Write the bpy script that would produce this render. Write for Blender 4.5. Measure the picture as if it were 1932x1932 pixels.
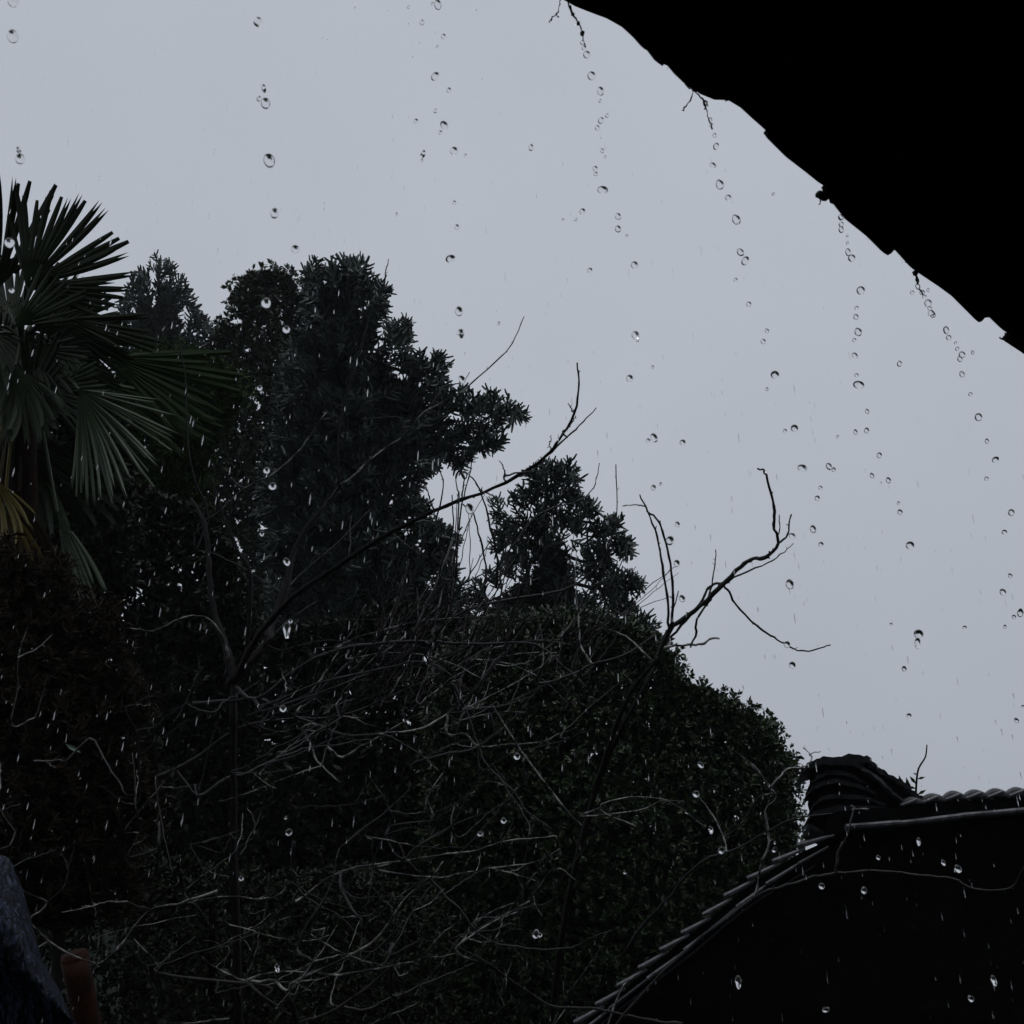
import bpy, math, random
import numpy as np
from mathutils import Vector, Matrix
random.seed(7); rng = np.random.default_rng(11)
for o in list(bpy.data.objects): bpy.data.objects.remove(o, do_unlink=True)
scene = bpy.context.scene
COL = scene.collection

# ------------------------------------------------------------------ camera
F = 2093.0; HALF = 966.0                       # focal length and half frame, in units of a 1932 px picture
PITCH = math.radians(28.0); ROLL = math.radians(6.0)
CAM = np.array([0.0, 0.0, 1.6])
fw = np.array([0, math.cos(PITCH), math.sin(PITCH)])
r0 = np.array([1.0, 0, 0]); u0 = np.array([0, -math.sin(PITCH), math.cos(PITCH)])
UP = math.cos(ROLL) * u0 + math.sin(ROLL) * r0
RT = math.cos(ROLL) * r0 - math.sin(ROLL) * u0
cd = bpy.data.cameras.new('camera'); cam = bpy.data.objects.new('camera', cd); COL.objects.link(cam)
cam.matrix_world = Matrix(((RT[0], UP[0], -fw[0], CAM[0]), (RT[1], UP[1], -fw[1], CAM[1]), (RT[2], UP[2], -fw[2], CAM[2]), (0, 0, 0, 1)))
cd.sensor_width = 36; cd.lens = 36 * F / (2 * HALF); cd.clip_start = 0.05; cd.clip_end = 2000
cd.dof.use_dof = True; cd.dof.focus_distance = 14.0; cd.dof.aperture_fstop = 26.0
scene.camera = cam

# ------------------------------------------------------------------ world, sun, exposure
SUN_EL, SUN_AZ = math.radians(62), math.radians(150)
w = bpy.data.worlds.new('World'); scene.world = w; w.use_nodes = True
nt = w.node_tree; nt.nodes.clear()
wo = nt.nodes.new('ShaderNodeOutputWorld'); bg = nt.nodes.new('ShaderNodeBackground'); bg.inputs[1].default_value = 0.1
sk = nt.nodes.new('ShaderNodeTexSky'); sk.sky_type = 'NISHITA'; sk.sun_disc = False
sk.sun_elevation = SUN_EL; sk.sun_rotation = SUN_AZ; sk.dust_density = 6; sk.air_density = 1.0
mx = nt.nodes.new('ShaderNodeMix'); mx.data_type = 'RGBA'; mx.inputs[0].default_value = 0.985
nt.links.new(sk.outputs[0], mx.inputs[6])
tc = nt.nodes.new('ShaderNodeTexCoord'); no = nt.nodes.new('ShaderNodeTexNoise'); no.inputs['Scale'].default_value = 1.6; no.inputs['Detail'].default_value = 3
nt.links.new(tc.outputs['Generated'], no.inputs[0])
cr = nt.nodes.new('ShaderNodeValToRGB'); cr.color_ramp.elements[0].position = 0.3; cr.color_ramp.elements[1].position = 0.7
cr.color_ramp.elements[0].color = (4.25, 4.6, 5.15, 1); cr.color_ramp.elements[1].color = (4.85, 5.2, 5.85, 1)
nt.links.new(no.outputs[0], cr.inputs[0]); sx = nt.nodes.new('ShaderNodeSeparateXYZ'); nt.links.new(tc.outputs['Generated'], sx.inputs[0])
mr = nt.nodes.new('ShaderNodeMapRange'); mr.inputs[1].default_value = 0.0; mr.inputs[2].default_value = 0.9; mr.inputs[3].default_value = 0.80; mr.inputs[4].default_value = 1.06
nt.links.new(sx.outputs[2], mr.inputs[0]); ml = nt.nodes.new('ShaderNodeVectorMath'); ml.operation = 'SCALE'
nt.links.new(cr.outputs[0], ml.inputs[0]); nt.links.new(mr.outputs[0], ml.inputs['Scale']); nt.links.new(ml.outputs[0], mx.inputs[7])
nt.links.new(mx.outputs[2], bg.inputs[0]); nt.links.new(bg.outputs[0], wo.inputs[0])
sl = bpy.data.lights.new('sun', 'SUN'); sl.energy = 0.5; sl.angle = math.radians(40); sl.color = (1, 0.98, 0.94)
so = bpy.data.objects.new('sun', sl); COL.objects.link(so)
sd = Vector((math.sin(SUN_AZ) * math.cos(SUN_EL), math.cos(SUN_AZ) * math.cos(SUN_EL), math.sin(SUN_EL)))
so.rotation_euler = sd.to_track_quat('Z', 'Y').to_euler()
scene.view_settings.view_transform = 'Standard'; scene.view_settings.look = 'None'
scene.view_settings.gamma = 1; scene.view_settings.use_curve_mapping = False; scene.view_settings.exposure = 0.0
try:
    scene.cycles.transmission_bounces = 6; scene.cycles.max_bounces = 8; scene.cycles.volume_bounces = 0
except Exception: pass

# ------------------------------------------------------------------ helpers
def P(px, py, z):
    """point seen at picture position px,py at depth z (metres along the view axis)"""
    return CAM + fw * z + RT * ((px - HALF) / F * z) + UP * ((HALF - py) / F * z)
def PA(a, z): return P(a[0], a[1], z)
def PV(px, py, z):          # vectorised
    px, py, z = map(np.asarray, (px, py, z))
    return CAM + z[:, None] * fw + ((px - HALF) / F * z)[:, None] * RT + ((HALF - py) / F * z)[:, None] * UP

def mat(name, col, rough=0.5, spec=0.3, var=0.0, noise=None, metallic=0.0, bump=None, hue=None, trans=0.0):
    m = bpy.data.materials.new(name); m.use_nodes = True; n = m.node_tree
    b = n.nodes['Principled BSDF']; b.inputs['Roughness'].default_value = rough
    b.inputs['Specular IOR Level'].default_value = spec; b.inputs['Metallic'].default_value = metallic
    c = n.nodes.new('ShaderNodeMix'); c.data_type = 'RGBA'
    c.inputs[6].default_value = (*[x * (1 - var) for x in col], 1)
    c2 = hue if hue else [x * (1 + var) for x in col]
    c.inputs[7].default_value = (*c2, 1)
    if noise:
        t = n.nodes.new('ShaderNodeTexCoord'); mp = n.nodes.new('ShaderNodeMapping')
        mp.inputs['Scale'].default_value = noise if hasattr(noise, '__len__') else (noise,) * 3
        x = n.nodes.new('ShaderNodeTexNoise'); x.inputs['Scale'].default_value = 1; x.inputs['Detail'].default_value = 6; x.inputs['Roughness'].default_value = 0.7
        r = n.nodes.new('ShaderNodeMapRange'); r.inputs[1].default_value = 0.35; r.inputs[2].default_value = 0.65
        n.links.new(t.outputs['Object'], mp.inputs[0]); n.links.new(mp.outputs[0], x.inputs[0])
        n.links.new(x.outputs[0], r.inputs[0]); n.links.new(r.outputs[0], c.inputs[0])
        if bump:
            bp = n.nodes.new('ShaderNodeBump'); bp.inputs['Strength'].default_value = bump; bp.inputs['Distance'].default_value = 0.02
            n.links.new(x.outputs[0], bp.inputs['Height']); n.links.new(bp.outputs[0], b.inputs['Normal'])
            rr = n.nodes.new('ShaderNodeMapRange'); rr.inputs[3].default_value = rough * 0.6; rr.inputs[4].default_value = min(1, rough * 1.4)
            n.links.new(x.outputs[0], rr.inputs[0]); n.links.new(rr.outputs[0], b.inputs['Roughness'])
    else:
        g = n.nodes.new('ShaderNodeNewGeometry'); n.links.new(g.outputs['Random Per Island'], c.inputs[0])
    n.links.new(c.outputs[2], b.inputs['Base Color'])
    return m

M = {}
M['conifer'] = mat('conifer_green', (0.007, 0.012, 0.010), 0.33, 0.35, 0.5, hue=(0.034, 0.056, 0.042))
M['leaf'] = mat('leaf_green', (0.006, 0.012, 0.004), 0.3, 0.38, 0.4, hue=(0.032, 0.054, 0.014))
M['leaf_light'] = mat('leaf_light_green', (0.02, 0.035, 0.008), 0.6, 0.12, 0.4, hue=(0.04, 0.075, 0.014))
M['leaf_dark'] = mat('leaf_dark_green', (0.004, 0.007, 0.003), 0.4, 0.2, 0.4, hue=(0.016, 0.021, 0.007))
M['dead_leaf'] = mat('dead_leaf', (0.009, 0.006, 0.004), 0.6, 0.15, 0.3, hue=(0.026, 0.017, 0.006))
M['palm'] = mat('palm_green', (0.008, 0.014, 0.006), 0.45, 0.15, 0.3, hue=(0.016, 0.026, 0.009))
M['palm_green2'] = mat('palm_fresh_green', (0.014, 0.03, 0.007), 0.5, 0.15, 0.3, hue=(0.026, 0.05, 0.012))
M['palm_pale'] = mat('palm_pale', (0.018, 0.03, 0.016), 0.4, 0.25, 0.3, hue=(0.09, 0.12, 0.075))  # paler copy: light on the fronds put into the leaf colour
M['palm_yellow'] = mat('palm_yellow', (0.11, 0.09, 0.015), 0.5, 0.2, 0.3, hue=(0.15, 0.12, 0.03))
M['old_frond'] = mat('old_brown_frond', (0.02, 0.012, 0.006), 0.6, 0.2, 0.3, hue=(0.04, 0.03, 0.012))
M['bark'] = mat('wet_bark', (0.006, 0.006, 0.006), 0.38, 0.3, 0.4, noise=9.0, bump=0.3, hue=(0.34, 0.33, 0.31))  # pale stretches paint wet highlights into the bark colour
for nd in M['bark'].node_tree.nodes:
    if nd.type == 'MAP_RANGE' and abs(nd.inputs[1].default_value - .35) < .01: nd.inputs[1].default_value = .46; nd.inputs[2].default_value = .64
M['bark_mid'] = mat('damp_bark', (0.006, 0.006, 0.006), 0.45, 0.2, 0.4, noise=8.0, bump=0.4, hue=(0.045, 0.043, 0.042))  # darker copy for backlit branches, highlights painted fainter
M['bark_dark'] = mat('dark_bark', (0.006, 0.005, 0.005), 0.6, 0.15, 0.4, noise=14, bump=0.4)
M['fibre'] = mat('palm_fibre', (0.018, 0.010, 0.006), 0.8, 0.1, 0.5, noise=(40, 40, 6), bump=0.6)
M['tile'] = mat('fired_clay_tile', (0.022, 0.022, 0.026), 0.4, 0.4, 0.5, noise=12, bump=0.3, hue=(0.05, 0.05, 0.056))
M['tile_wet'] = mat('wet_clay_tile', (0.025, 0.026, 0.03), 0.35, 0.4, 0.5, noise=(13, 13, 22), bump=0.6, hue=(0.2, 0.2, 0.215))  # pale patches put wet highlights into the clay colour
M['tile_under'] = mat('sooty_tile', (0.003, 0.003, 0.0035), 0.8, 0.1, 0.3, noise=20)  # near black clay for eave tiles and tile beds
M['wood_dark'] = mat('old_dark_wood', (0.002, 0.0018, 0.0016), 0.9, 0.03, 0.4, noise=(3, 30, 30))
M['plaster'] = mat('mouldy_plaster', (0.004, 0.0038, 0.004), 0.9, 0.05, 0.5, noise=3.0)  # near black plaster for both walls
M['post'] = mat('red_brown_wood', (0.02, 0.006, 0.003), 0.7, 0.12, 0.6, noise=(30, 30, 3), bump=0.3)
M['tarp'] = mat('navy_plastic', (0.002, 0.004, 0.018), 0.22, 0.2, 0.4, noise=(170, 60, 30), bump=1.0, hue=(0.10, 0.13, 0.22))  # pale specks paint wet highlights onto the navy
for nd in M['tarp'].node_tree.nodes:
    if nd.type == 'MAP_RANGE' and abs(nd.inputs[1].default_value - .35) < .01: nd.inputs[1].default_value = .5; nd.inputs[2].default_value = .66
M['earth'] = mat('wet_earth', (0.012, 0.010, 0.007), 0.8, 0.2, 0.4, noise=1.5)
M['hill'] = mat('wooded_slope', (0.008, 0.011, 0.008), 0.9, 0.1, 0.5, noise=0.8)
M['root'] = mat('dry_root', (0.02, 0.018, 0.016), 0.7, 0.2, 0.3)
wm = bpy.data.materials.new('water'); wm.use_nodes = True
b = wm.node_tree.nodes['Principled BSDF']; b.inputs['Transmission Weight'].default_value = 1; b.inputs['IOR'].default_value = 1.333
b.inputs['IOR'].default_value = 1.42; b.inputs['Roughness'].default_value = 0; b.inputs['Base Color'].default_value = (1, 1, 1, 1); M['water'] = wm

def tag(o, label=None, cat=None, group=None, kind=None):
    if label: o['label'] = label
    if cat: o['category'] = cat
    if group: o['group'] = group
    if kind: o['kind'] = kind
    return o
def empty(name, loc, label, cat, group=None):
    o = bpy.data.objects.new(name, None); o.empty_display_size = 0.1; COL.objects.link(o); o.location = [float(c) for c in loc]
    return tag(o, label, cat, group)
def link(name, me, m, parent=None):
    o = bpy.data.objects.new(name, me); COL.objects.link(o)
    if m and not me.materials: me.materials.append(m)
    if parent: o.parent = parent
    return o
def root_loc(parent):
    l = np.zeros(3)
    while parent is not None:
        l += np.array(parent.location); parent = parent.parent
    return l
def mesh(name, V, faces, m, parent=None, smooth=False, origin=None):
    """V world coordinates; parent's location (never rotated) is subtracted"""
    V = np.asarray(V, float)
    off = root_loc(parent)
    loc = np.zeros(3)
    if origin is not None: loc = np.asarray(origin, float) - off; off = np.asarray(origin, float)
    me = bpy.data.meshes.new(name); me.from_pydata((V - off).tolist(), [], faces)
    if smooth: me.polygons.foreach_set('use_smooth', [True] * len(me.polygons))
    me.update(); o = link(name, me, m, parent); o.location = loc.tolist()
    return o
def fast_mesh(name, V, T, m, parent=None, smooth=False):
    """triangles only, numpy arrays"""
    off = root_loc(parent)
    V = (V - off).astype(np.float32); T = T.astype(np.int32)
    me = bpy.data.meshes.new(name)
    me.vertices.add(len(V)); me.vertices.foreach_set('co', V.ravel())
    me.loops.add(T.size); me.loops.foreach_set('vertex_index', T.ravel())
    me.polygons.add(len(T)); me.polygons.foreach_set('loop_start', np.arange(0, T.size, 3, dtype=np.int32))
    try: me.polygons.foreach_set('loop_total', np.full(len(T), 3, dtype=np.int32))
    except Exception: pass
    me.polygons.foreach_set('use_smooth', np.full(len(T), smooth))
    me.update(); me.validate()
    return link(name, me, m, parent)

def tube_geo(pts, rad, n=5):
    """swept tube: returns verts, faces"""
    pts = np.asarray(pts, float); k = len(pts)
    tg = np.gradient(pts, axis=0); tg /= np.linalg.norm(tg, axis=1)[:, None] + 1e-9
    ref = np.array([0.31, 0.2, 0.93]); V = []; Fc = []
    for i in range(k):
        a = np.cross(tg[i], ref); a /= np.linalg.norm(a) + 1e-9; c = np.cross(tg[i], a)
        for j in range(n):
            t = 2 * math.pi * j / n
            V.append(pts[i] + rad[i] * (math.cos(t) * a + math.sin(t) * c))
    for i in range(k - 1):
        for j in range(n):
            j2 = (j + 1) % n
            Fc.append((i * n + j, i * n + j2, (i + 1) * n + j2, (i + 1) * n + j))
    Fc.append(tuple(range(n))[::-1]); Fc.append(tuple((k - 1) * n + j for j in range(n)))
    return V, Fc
class MB:
    def __init__(s): s.V = []; s.F = []
    def add(s, V, Fc):
        o = len(s.V); s.V += [tuple(v) for v in V]; s.F += [tuple(i + o for i in f) for f in Fc]; return s
    def tube(s, pts, rad, n=5): return s.add(*tube_geo(pts, rad, n))
    def build(s, name, m, parent=None, smooth=True, origin=None): return mesh(name, s.V, s.F, m, parent, smooth, origin)
def smooth_path(pts, sub=3):
    """Catmull-Rom"""
    p = np.asarray(pts, float)
    if len(p) < 3:
        return np.array([p[0] + (p[-1] - p[0]) * t for t in np.linspace(0, 1, sub + 1)])
    q = np.vstack([2 * p[0] - p[1], p, 2 * p[-1] - p[-2]]); out = []
    for i in range(1, len(q) - 2):
        for s_ in range(sub):
            t = s_ / sub
            out.append(0.5 * ((2 * q[i]) + (-q[i - 1] + q[i + 1]) * t + (2 * q[i - 1] - 5 * q[i] + 4 * q[i + 1] - q[i + 2]) * t * t + (-q[i - 1] + 3 * q[i] - 3 * q[i + 1] + q[i + 2]) * t ** 3))
    out.append(p[-1]); return np.array(out)
def slab_geo(front, back):
    """closed solid between two outlines with the same number of points"""
    n = len(front); V = list(front) + list(back)
    Fc = [tuple(range(n)), tuple(range(2 * n - 1, n - 1, -1))]
    for i in range(n):
        j = (i + 1) % n; Fc.append((i, i + n, j + n, j))
    return V, Fc

# ------------------------------------------------------------------ ground and slope
def ground_h(x, y):
    d = np.clip((y - 26) / 34, 0, 1); s = d * d * (3 - 2 * d)
    q = np.clip((14 - x) / 14, 0, 1); top = 2.5 + 15.5 * q * q * (3 - 2 * q) + 3 * np.clip(-x / 20, 0, 1)
    return s * top + 0.35 * np.sin(x * .7) * np.cos(y * .5) * s
def grid(name, x0, x1, y0, y1, nx, ny, hf, m):
    xs = np.linspace(x0, x1, nx); ys = np.linspace(y0, y1, ny); X, Y = np.meshgrid(xs, ys)
    Z = hf(X, Y); V = np.stack([X.ravel(), Y.ravel(), Z.ravel()], 1)
    i = np.arange(nx * ny).reshape(ny, nx); a = i[:-1, :-1].ravel(); b_ = i[:-1, 1:].ravel(); c = i[1:, 1:].ravel(); d = i[1:, :-1].ravel()
    T = np.vstack([np.stack([a, b_, c], 1), np.stack([a, c, d], 1)])
    return fast_mesh(name, V, T, m, None, True)
g = grid('ground', -900, 900, -900, 900, 40, 40, lambda x, y: 0 * x, M['earth']); tag(g, kind='structure')
g = grid('hillside', -70, 70, 26, 90, 110, 60, lambda x, y: ground_h(x, y) - 0.02, M['hill']); tag(g, kind='structure')

# ------------------------------------------------------------------ foliage machinery
def in_poly(px, py, poly):
    poly = np.asarray(poly, float); x1, y1 = poly[:, 0], poly[:, 1]; x2, y2 = np.roll(x1, -1), np.roll(y1, -1)
    c = ((y1[None] > py[:, None]) != (y2[None] > py[:, None])) & (px[:, None] < (x2 - x1)[None] * (py[:, None] - y1[None]) / ((y2 - y1)[None] + 1e-9) + x1[None])
    return c.sum(1) % 2 == 1
def edge_d(px, py, poly):
    a = np.asarray(poly, float); b_ = np.roll(a, -1, 0); ab = b_ - a
    p = np.stack([px, py], 1)[:, None, :]; t = ((p - a[None]) * ab[None]).sum(2) / ((ab ** 2).sum(1)[None] + 1e-9); t = np.clip(t, 0, 1)
    q = a[None] + t[..., None] * ab[None]; return np.sqrt(((p - q) ** 2).sum(2)).min(1)
def sample(poly, n, holes=(), edge_only=None, inset=0):
    if n <= 0: return np.zeros(0), np.zeros(0), np.zeros(0)
    poly = np.asarray(poly, float); lo, hi = poly.min(0), poly.max(0); X = []; Y = []; D = []; got = 0
    while got < n:
        x = rng.uniform(lo[0], hi[0], 4000); y = rng.uniform(lo[1], hi[1], 4000)
        k = in_poly(x, y, poly); x, y = x[k], y[k]; d = edge_d(x, y, poly); k = d > inset
        if edge_only: k &= d < edge_only
        for hx, hy, hr in holes:
            k &= (np.hypot((x - hx), (y - hy)) > hr * rng.uniform(0.7, 1.25, len(x)))
        X.append(x[k]); Y.append(y[k]); D.append(d[k]); got += k.sum()
    return np.concatenate(X)[:n], np.concatenate(Y)[:n], np.concatenate(D)[:n]
def frames(dirs):
    """rotation matrices whose x axis is dirs, random spin"""
    n = len(dirs); d = dirs / (np.linalg.norm(dirs, axis=1)[:, None] + 1e-9)
    r = rng.normal(size=(n, 3)); y = np.cross(d, r); y /= np.linalg.norm(y, axis=1)[:, None] + 1e-9; z = np.cross(d, y)
    return np.stack([d, y, z], 2)
def scatter(variants, pos, R, scale):
    Vs = []; Ts = []; off = 0; which = rng.integers(0, len(variants), len(pos))
    for vi, (bv, bt) in enumerate(variants):
        k = which == vi
        if not k.any(): continue
        v = np.einsum('nij,vj->nvi', R[k], bv) * scale[k][:, None, None] + pos[k][:, None, :]
        t = bt[None] + (np.arange(k.sum()) * len(bv))[:, None, None] + off
        Vs.append(v.reshape(-1, 3)); Ts.append(t.reshape(-1, 3)); off += k.sum() * len(bv)
    return np.concatenate(Vs), np.concatenate(Ts)
def tri(faces):
    out = []
    for f in faces:
        for i in range(1, len(f) - 1): out.append((f[0], f[i], f[i + 1]))
    return out
def shoot_variant(nf, spread, curl):
    """a shoot: short stem with curved finger-like twigs, unit length along +x"""
    V = []; T = []
    def add(pts, rad, n=3):
        v, f = tube_geo(pts, rad, n); o = len(V); V.extend(v); T.extend([tuple(i + o for i in t) for t in tri(f)])
    add([(0, 0, 0), (0.5, 0, 0.02), (0.95, 0.02, 0.05)], [0.05, 0.055, 0.03])
    for k in range(nf):
        x0 = 0.05 + 0.75 * (k + random.random() * .6) / nf; ph = k * 2.4 + random.random(); sp = spread * random.uniform(.7, 1.2)
        L = random.uniform(.42, .7) * (1.15 - x0 * .5); s, c = math.sin(ph), math.cos(ph)
        p1 = np.array([x0, 0, 0]); d1 = np.array([math.cos(sp), math.sin(sp) * c, math.sin(sp) * s])
        p2 = p1 + d1 * L * .5; p3 = p2 + (d1 * .6 + np.array([curl, 0, 0])) * L * .55
        add([p1, p2, p3], [0.04, 0.056, 0.034])
    return np.array(V), np.array(T)
SHOOTS = [shoot_variant(random.randint(8, 11), random.uniform(.8, 1.15), random.uniform(.1, .45)) for _ in range(6)]
def leaf_variant(nl, wid):
    V = []; T = []
    for k in range(nl):
        ph = random.uniform(0, 6.28); el = random.uniform(-.4, 1.0); x0 = random.uniform(0, .5)
        d = np.array([math.cos(el) * .8, math.cos(ph) * math.cos(el * .5), math.sin(ph)]); d /= np.linalg.norm(d)
        s = np.cross(d, [random.uniform(-1, 1), random.uniform(-1, 1), random.uniform(-1, 1)]); s /= np.linalg.norm(s); up = np.cross(d, s)
        a = np.array([x0, 0, 0]); L = random.uniform(.45, .65); o = len(V)
        V += [a, a + d * L * .45 + s * wid * L + up * .05 * L, a + d * L - up * .08 * L, a + d * L * .45 - s * wid * L + up * .05 * L, a + d * L * .5 - up * 0.02]
        T += [(o, o + 1, o + 4), (o + 1, o + 2, o + 4), (o + 2, o + 3, o + 4), (o + 3, o, o + 4)]
    return np.array(V), np.array(T)
LEAVES = [leaf_variant(7, .26) for _ in range(6)]
NARROW = [leaf_variant(8, .11) for _ in range(6)]

def crown(name, parent, m, variants, poly, z, n, size, thick, axis_px, holes=(), edge=0.35, up=0.5, inset=4, slope=0.8, sprigs=0, sprig_out=8):
    n2 = int(n * edge); n1 = n - n2
    xa, ya, da = sample(poly, n1, holes, None, inset); xb, yb, db = sample(poly, n2, holes, 30, inset)
    x = np.concatenate([xa, xb]); y = np.concatenate([ya, yb]); d = np.concatenate([da, db])
    th = np.minimum(thick, slope * d * z / F + 0.1)
    zz = z + rng.uniform(-1, 1, len(x)) * th
    pos = PV(x, y, zz)
    ax = np.array([axis_px(v) for v in y]); c = PV(ax, y + 60, np.full(len(x), z))
    dr = pos - c; dr /= np.linalg.norm(dr, axis=1)[:, None] + 1e-6
    dr += np.array([0, 0, up]) + rng.normal(0, .35, (len(x), 3))
    sc = size * rng.uniform(.55, 1.3, len(x))
    if sprigs:
        a = np.asarray(poly, float); b_ = np.roll(a, -1, 0); L = np.hypot(*(b_ - a).T); e = rng.choice(len(a), sprigs, p=L / L.sum()); t = rng.uniform(0, 1, sprigs)
        q = a[e] + (b_ - a)[e] * t[:, None]; nrm = np.stack([(b_ - a)[e][:, 1], -(b_ - a)[e][:, 0]], 1) / L[e][:, None]
        area = (a[:, 0] * b_[:, 1] - b_[:, 0] * a[:, 1]).sum(); nrm *= 1 if area > 0 else -1
        q = q + nrm * rng.uniform(-.8, 1, sprigs)[:, None] * sprig_out; zs = z + rng.uniform(-.35, .35, sprigs) * thick
        p2 = PV(q[:, 0], q[:, 1], zs); d2 = nrm[:, :1] * RT - nrm[:, 1:] * UP + np.array([0, 0, .45]) + rng.normal(0, .3, (sprigs, 3))
        pos = np.vstack([pos, p2]); dr = np.vstack([dr, d2]); sc = np.concatenate([sc, size * rng.uniform(.7, 1.35, sprigs)])
    R = frames(dr)
    V, T = scatter(variants, pos - R[:, :, 0] * (sc * .6)[:, None], R, sc)
    return fast_mesh(name, V, T, m, parent)
def trunk_part(parent, pts, r0_, r1_, m=None, name='trunk', n=8):
    p = smooth_path(pts, 3); k = len(p); mb = MB(); mb.tube(p, np.linspace(r0_, r1_, k), n); return mb.build(name, m or M['bark_dark'], parent)
def base_of(px, py, z):
    p = P(px, py, z); h = float(ground_h(np.array([p[0]]), np.array([p[1]]))[0]); return np.array([p[0], p[1], h])
def tree(name, label, cat, group, mname, variants, poly, z, n, size, thick, tpx, limbs=(), holes=(), fill=0, **kw):
    """tpx: picture points of the trunk from top to bottom"""
    b0 = base_of(tpx[-1][0], tpx[-1][1], z); t = empty(name, b0, label, cat, group)
    pts = [PA(q, z) for q in tpx]; pts = pts + ([b0] if pts[-1][2] > b0[2] + .3 else [])
    trunk_part(t, pts[::-1], kw.pop('tr', .16), .02)
    xs = [q[0] for q in tpx]; ys = [q[1] for q in tpx]
    for L in limbs:
        q = [PA(v[:2], z + (v[2] if len(v) > 2 else 0)) for v in L]; k = len(smooth_path(q, 3))
        mb = MB(); mb.tube(smooth_path(q, 3), np.linspace(.05 * z / 20, .012 * z / 20, k), 5); mb.build('limb', M['bark_dark'], t)
    ax = lambda v: np.interp(v, ys, xs)
    cr_ = crown('crown', t, M[mname], variants, poly, z, n, size, thick, ax, holes, **{a: b_ for a, b_ in kw.items() if a not in ('fi', 'fs')})
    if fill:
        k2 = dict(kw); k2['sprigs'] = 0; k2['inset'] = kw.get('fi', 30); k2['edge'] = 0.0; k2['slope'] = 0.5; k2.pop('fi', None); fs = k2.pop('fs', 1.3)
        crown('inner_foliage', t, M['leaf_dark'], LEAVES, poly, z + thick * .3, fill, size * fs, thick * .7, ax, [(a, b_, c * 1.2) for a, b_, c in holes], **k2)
    return t

# ------------------------------------------------------------------ trees
G = 'evergreen trees beyond the garden'
tree('conifer_tree', 'small distant hazy conifer with pointed crown just right of the palm', 'tree', G, 'conifer', SHOOTS,
     [(298, 488), (318, 500), (345, 535), (352, 560), (372, 575), (358, 590), (392, 612), (380, 640), (420, 690), (400, 760), (250, 760), (215, 690), (205, 640), (232, 620), (226, 590), (240, 575), (248, 545), (268, 520), (280, 500)],
     42, 150, 0.62, 1.6, [(298, 500), (303, 640), (315, 900)], holes=[(292, 560, 10), (305, 575, 8), (345, 615, 8)], tr=.22, fill=350, sprigs=110, sprig_out=5, fi=26, inset=8)
tree('broadleaf_tree', 'olive leafed broadleaf tree with rounded twin tops left of the tallest conifer', 'tree', G, 'leaf', LEAVES,
     [(428, 560), (455, 518), (480, 510), (515, 497), (545, 512), (560, 535), (590, 545), (640, 600), (650, 800), (620, 1150), (400, 1200), (370, 900), (380, 660), (400, 612), (435, 600), (448, 585)],
     27, 7000, 0.24, 2.4, [(520, 560), (540, 900), (560, 1200)], holes=[(437, 600, 14), (560, 905, 16), (500, 990, 18), (575, 1060, 12), (530, 985, 8)], tr=.2, fill=2600, inset=3, sprigs=420, sprig_out=14, fi=30)
tree('conifer_tree', 'tallest dark conifer with long drooping boughs reaching right in the centre left', 'tree', G, 'conifer', SHOOTS,
     [(588, 500), (612, 520), (640, 505), (672, 492), (690, 510), (680, 530), (728, 545), (722, 575), (708, 600), (728, 628), (772, 612), (766, 650), (780, 680), (830, 668), (848, 705), (835, 730), (872, 748), (930, 752),
      (985, 775), (975, 790), (920, 790), (938, 840), (915, 856), (870, 835), (880, 880), (830, 870), (800, 880), (795, 905), (775, 940), (802, 965), (815, 1000), (850, 1010), (835, 1060), (860, 1110), (850, 1200), (520, 1200), (500, 960), (520, 800), (560, 640), (585, 560)],
     24, 1250, 0.42, 2.4, [(650, 520), (660, 800), (640, 1200)], limbs=[[(655, 700), (760, 760), (880, 775, .3), (975, 783, .5)], [(655, 780), (760, 830), (900, 850)], [(655, 600), (720, 640), (765, 630)], [(660, 660), (760, 700), (830, 690)], [(650, 560), (700, 560), (725, 550)]],
     holes=[(845, 800, 9), (870, 780, 7), (760, 700, 8), (745, 650, 7), (600, 905, 10), (640, 1010, 12), (690, 1075, 10), (780, 1060, 11), (800, 1020, 8), (585, 990, 12), (530, 905, 9), (710, 900, 10), (675, 925, 12), (715, 940, 9), (795, 775, 9), (820, 800, 8), (735, 1020, 9), (610, 1090, 12), (576, 1080, 8), (690, 570, 5), (785, 790, 6), (735, 690, 7)], tr=.28, fill=2700, sprigs=420, sprig_out=12, fi=46, inset=8)
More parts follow.
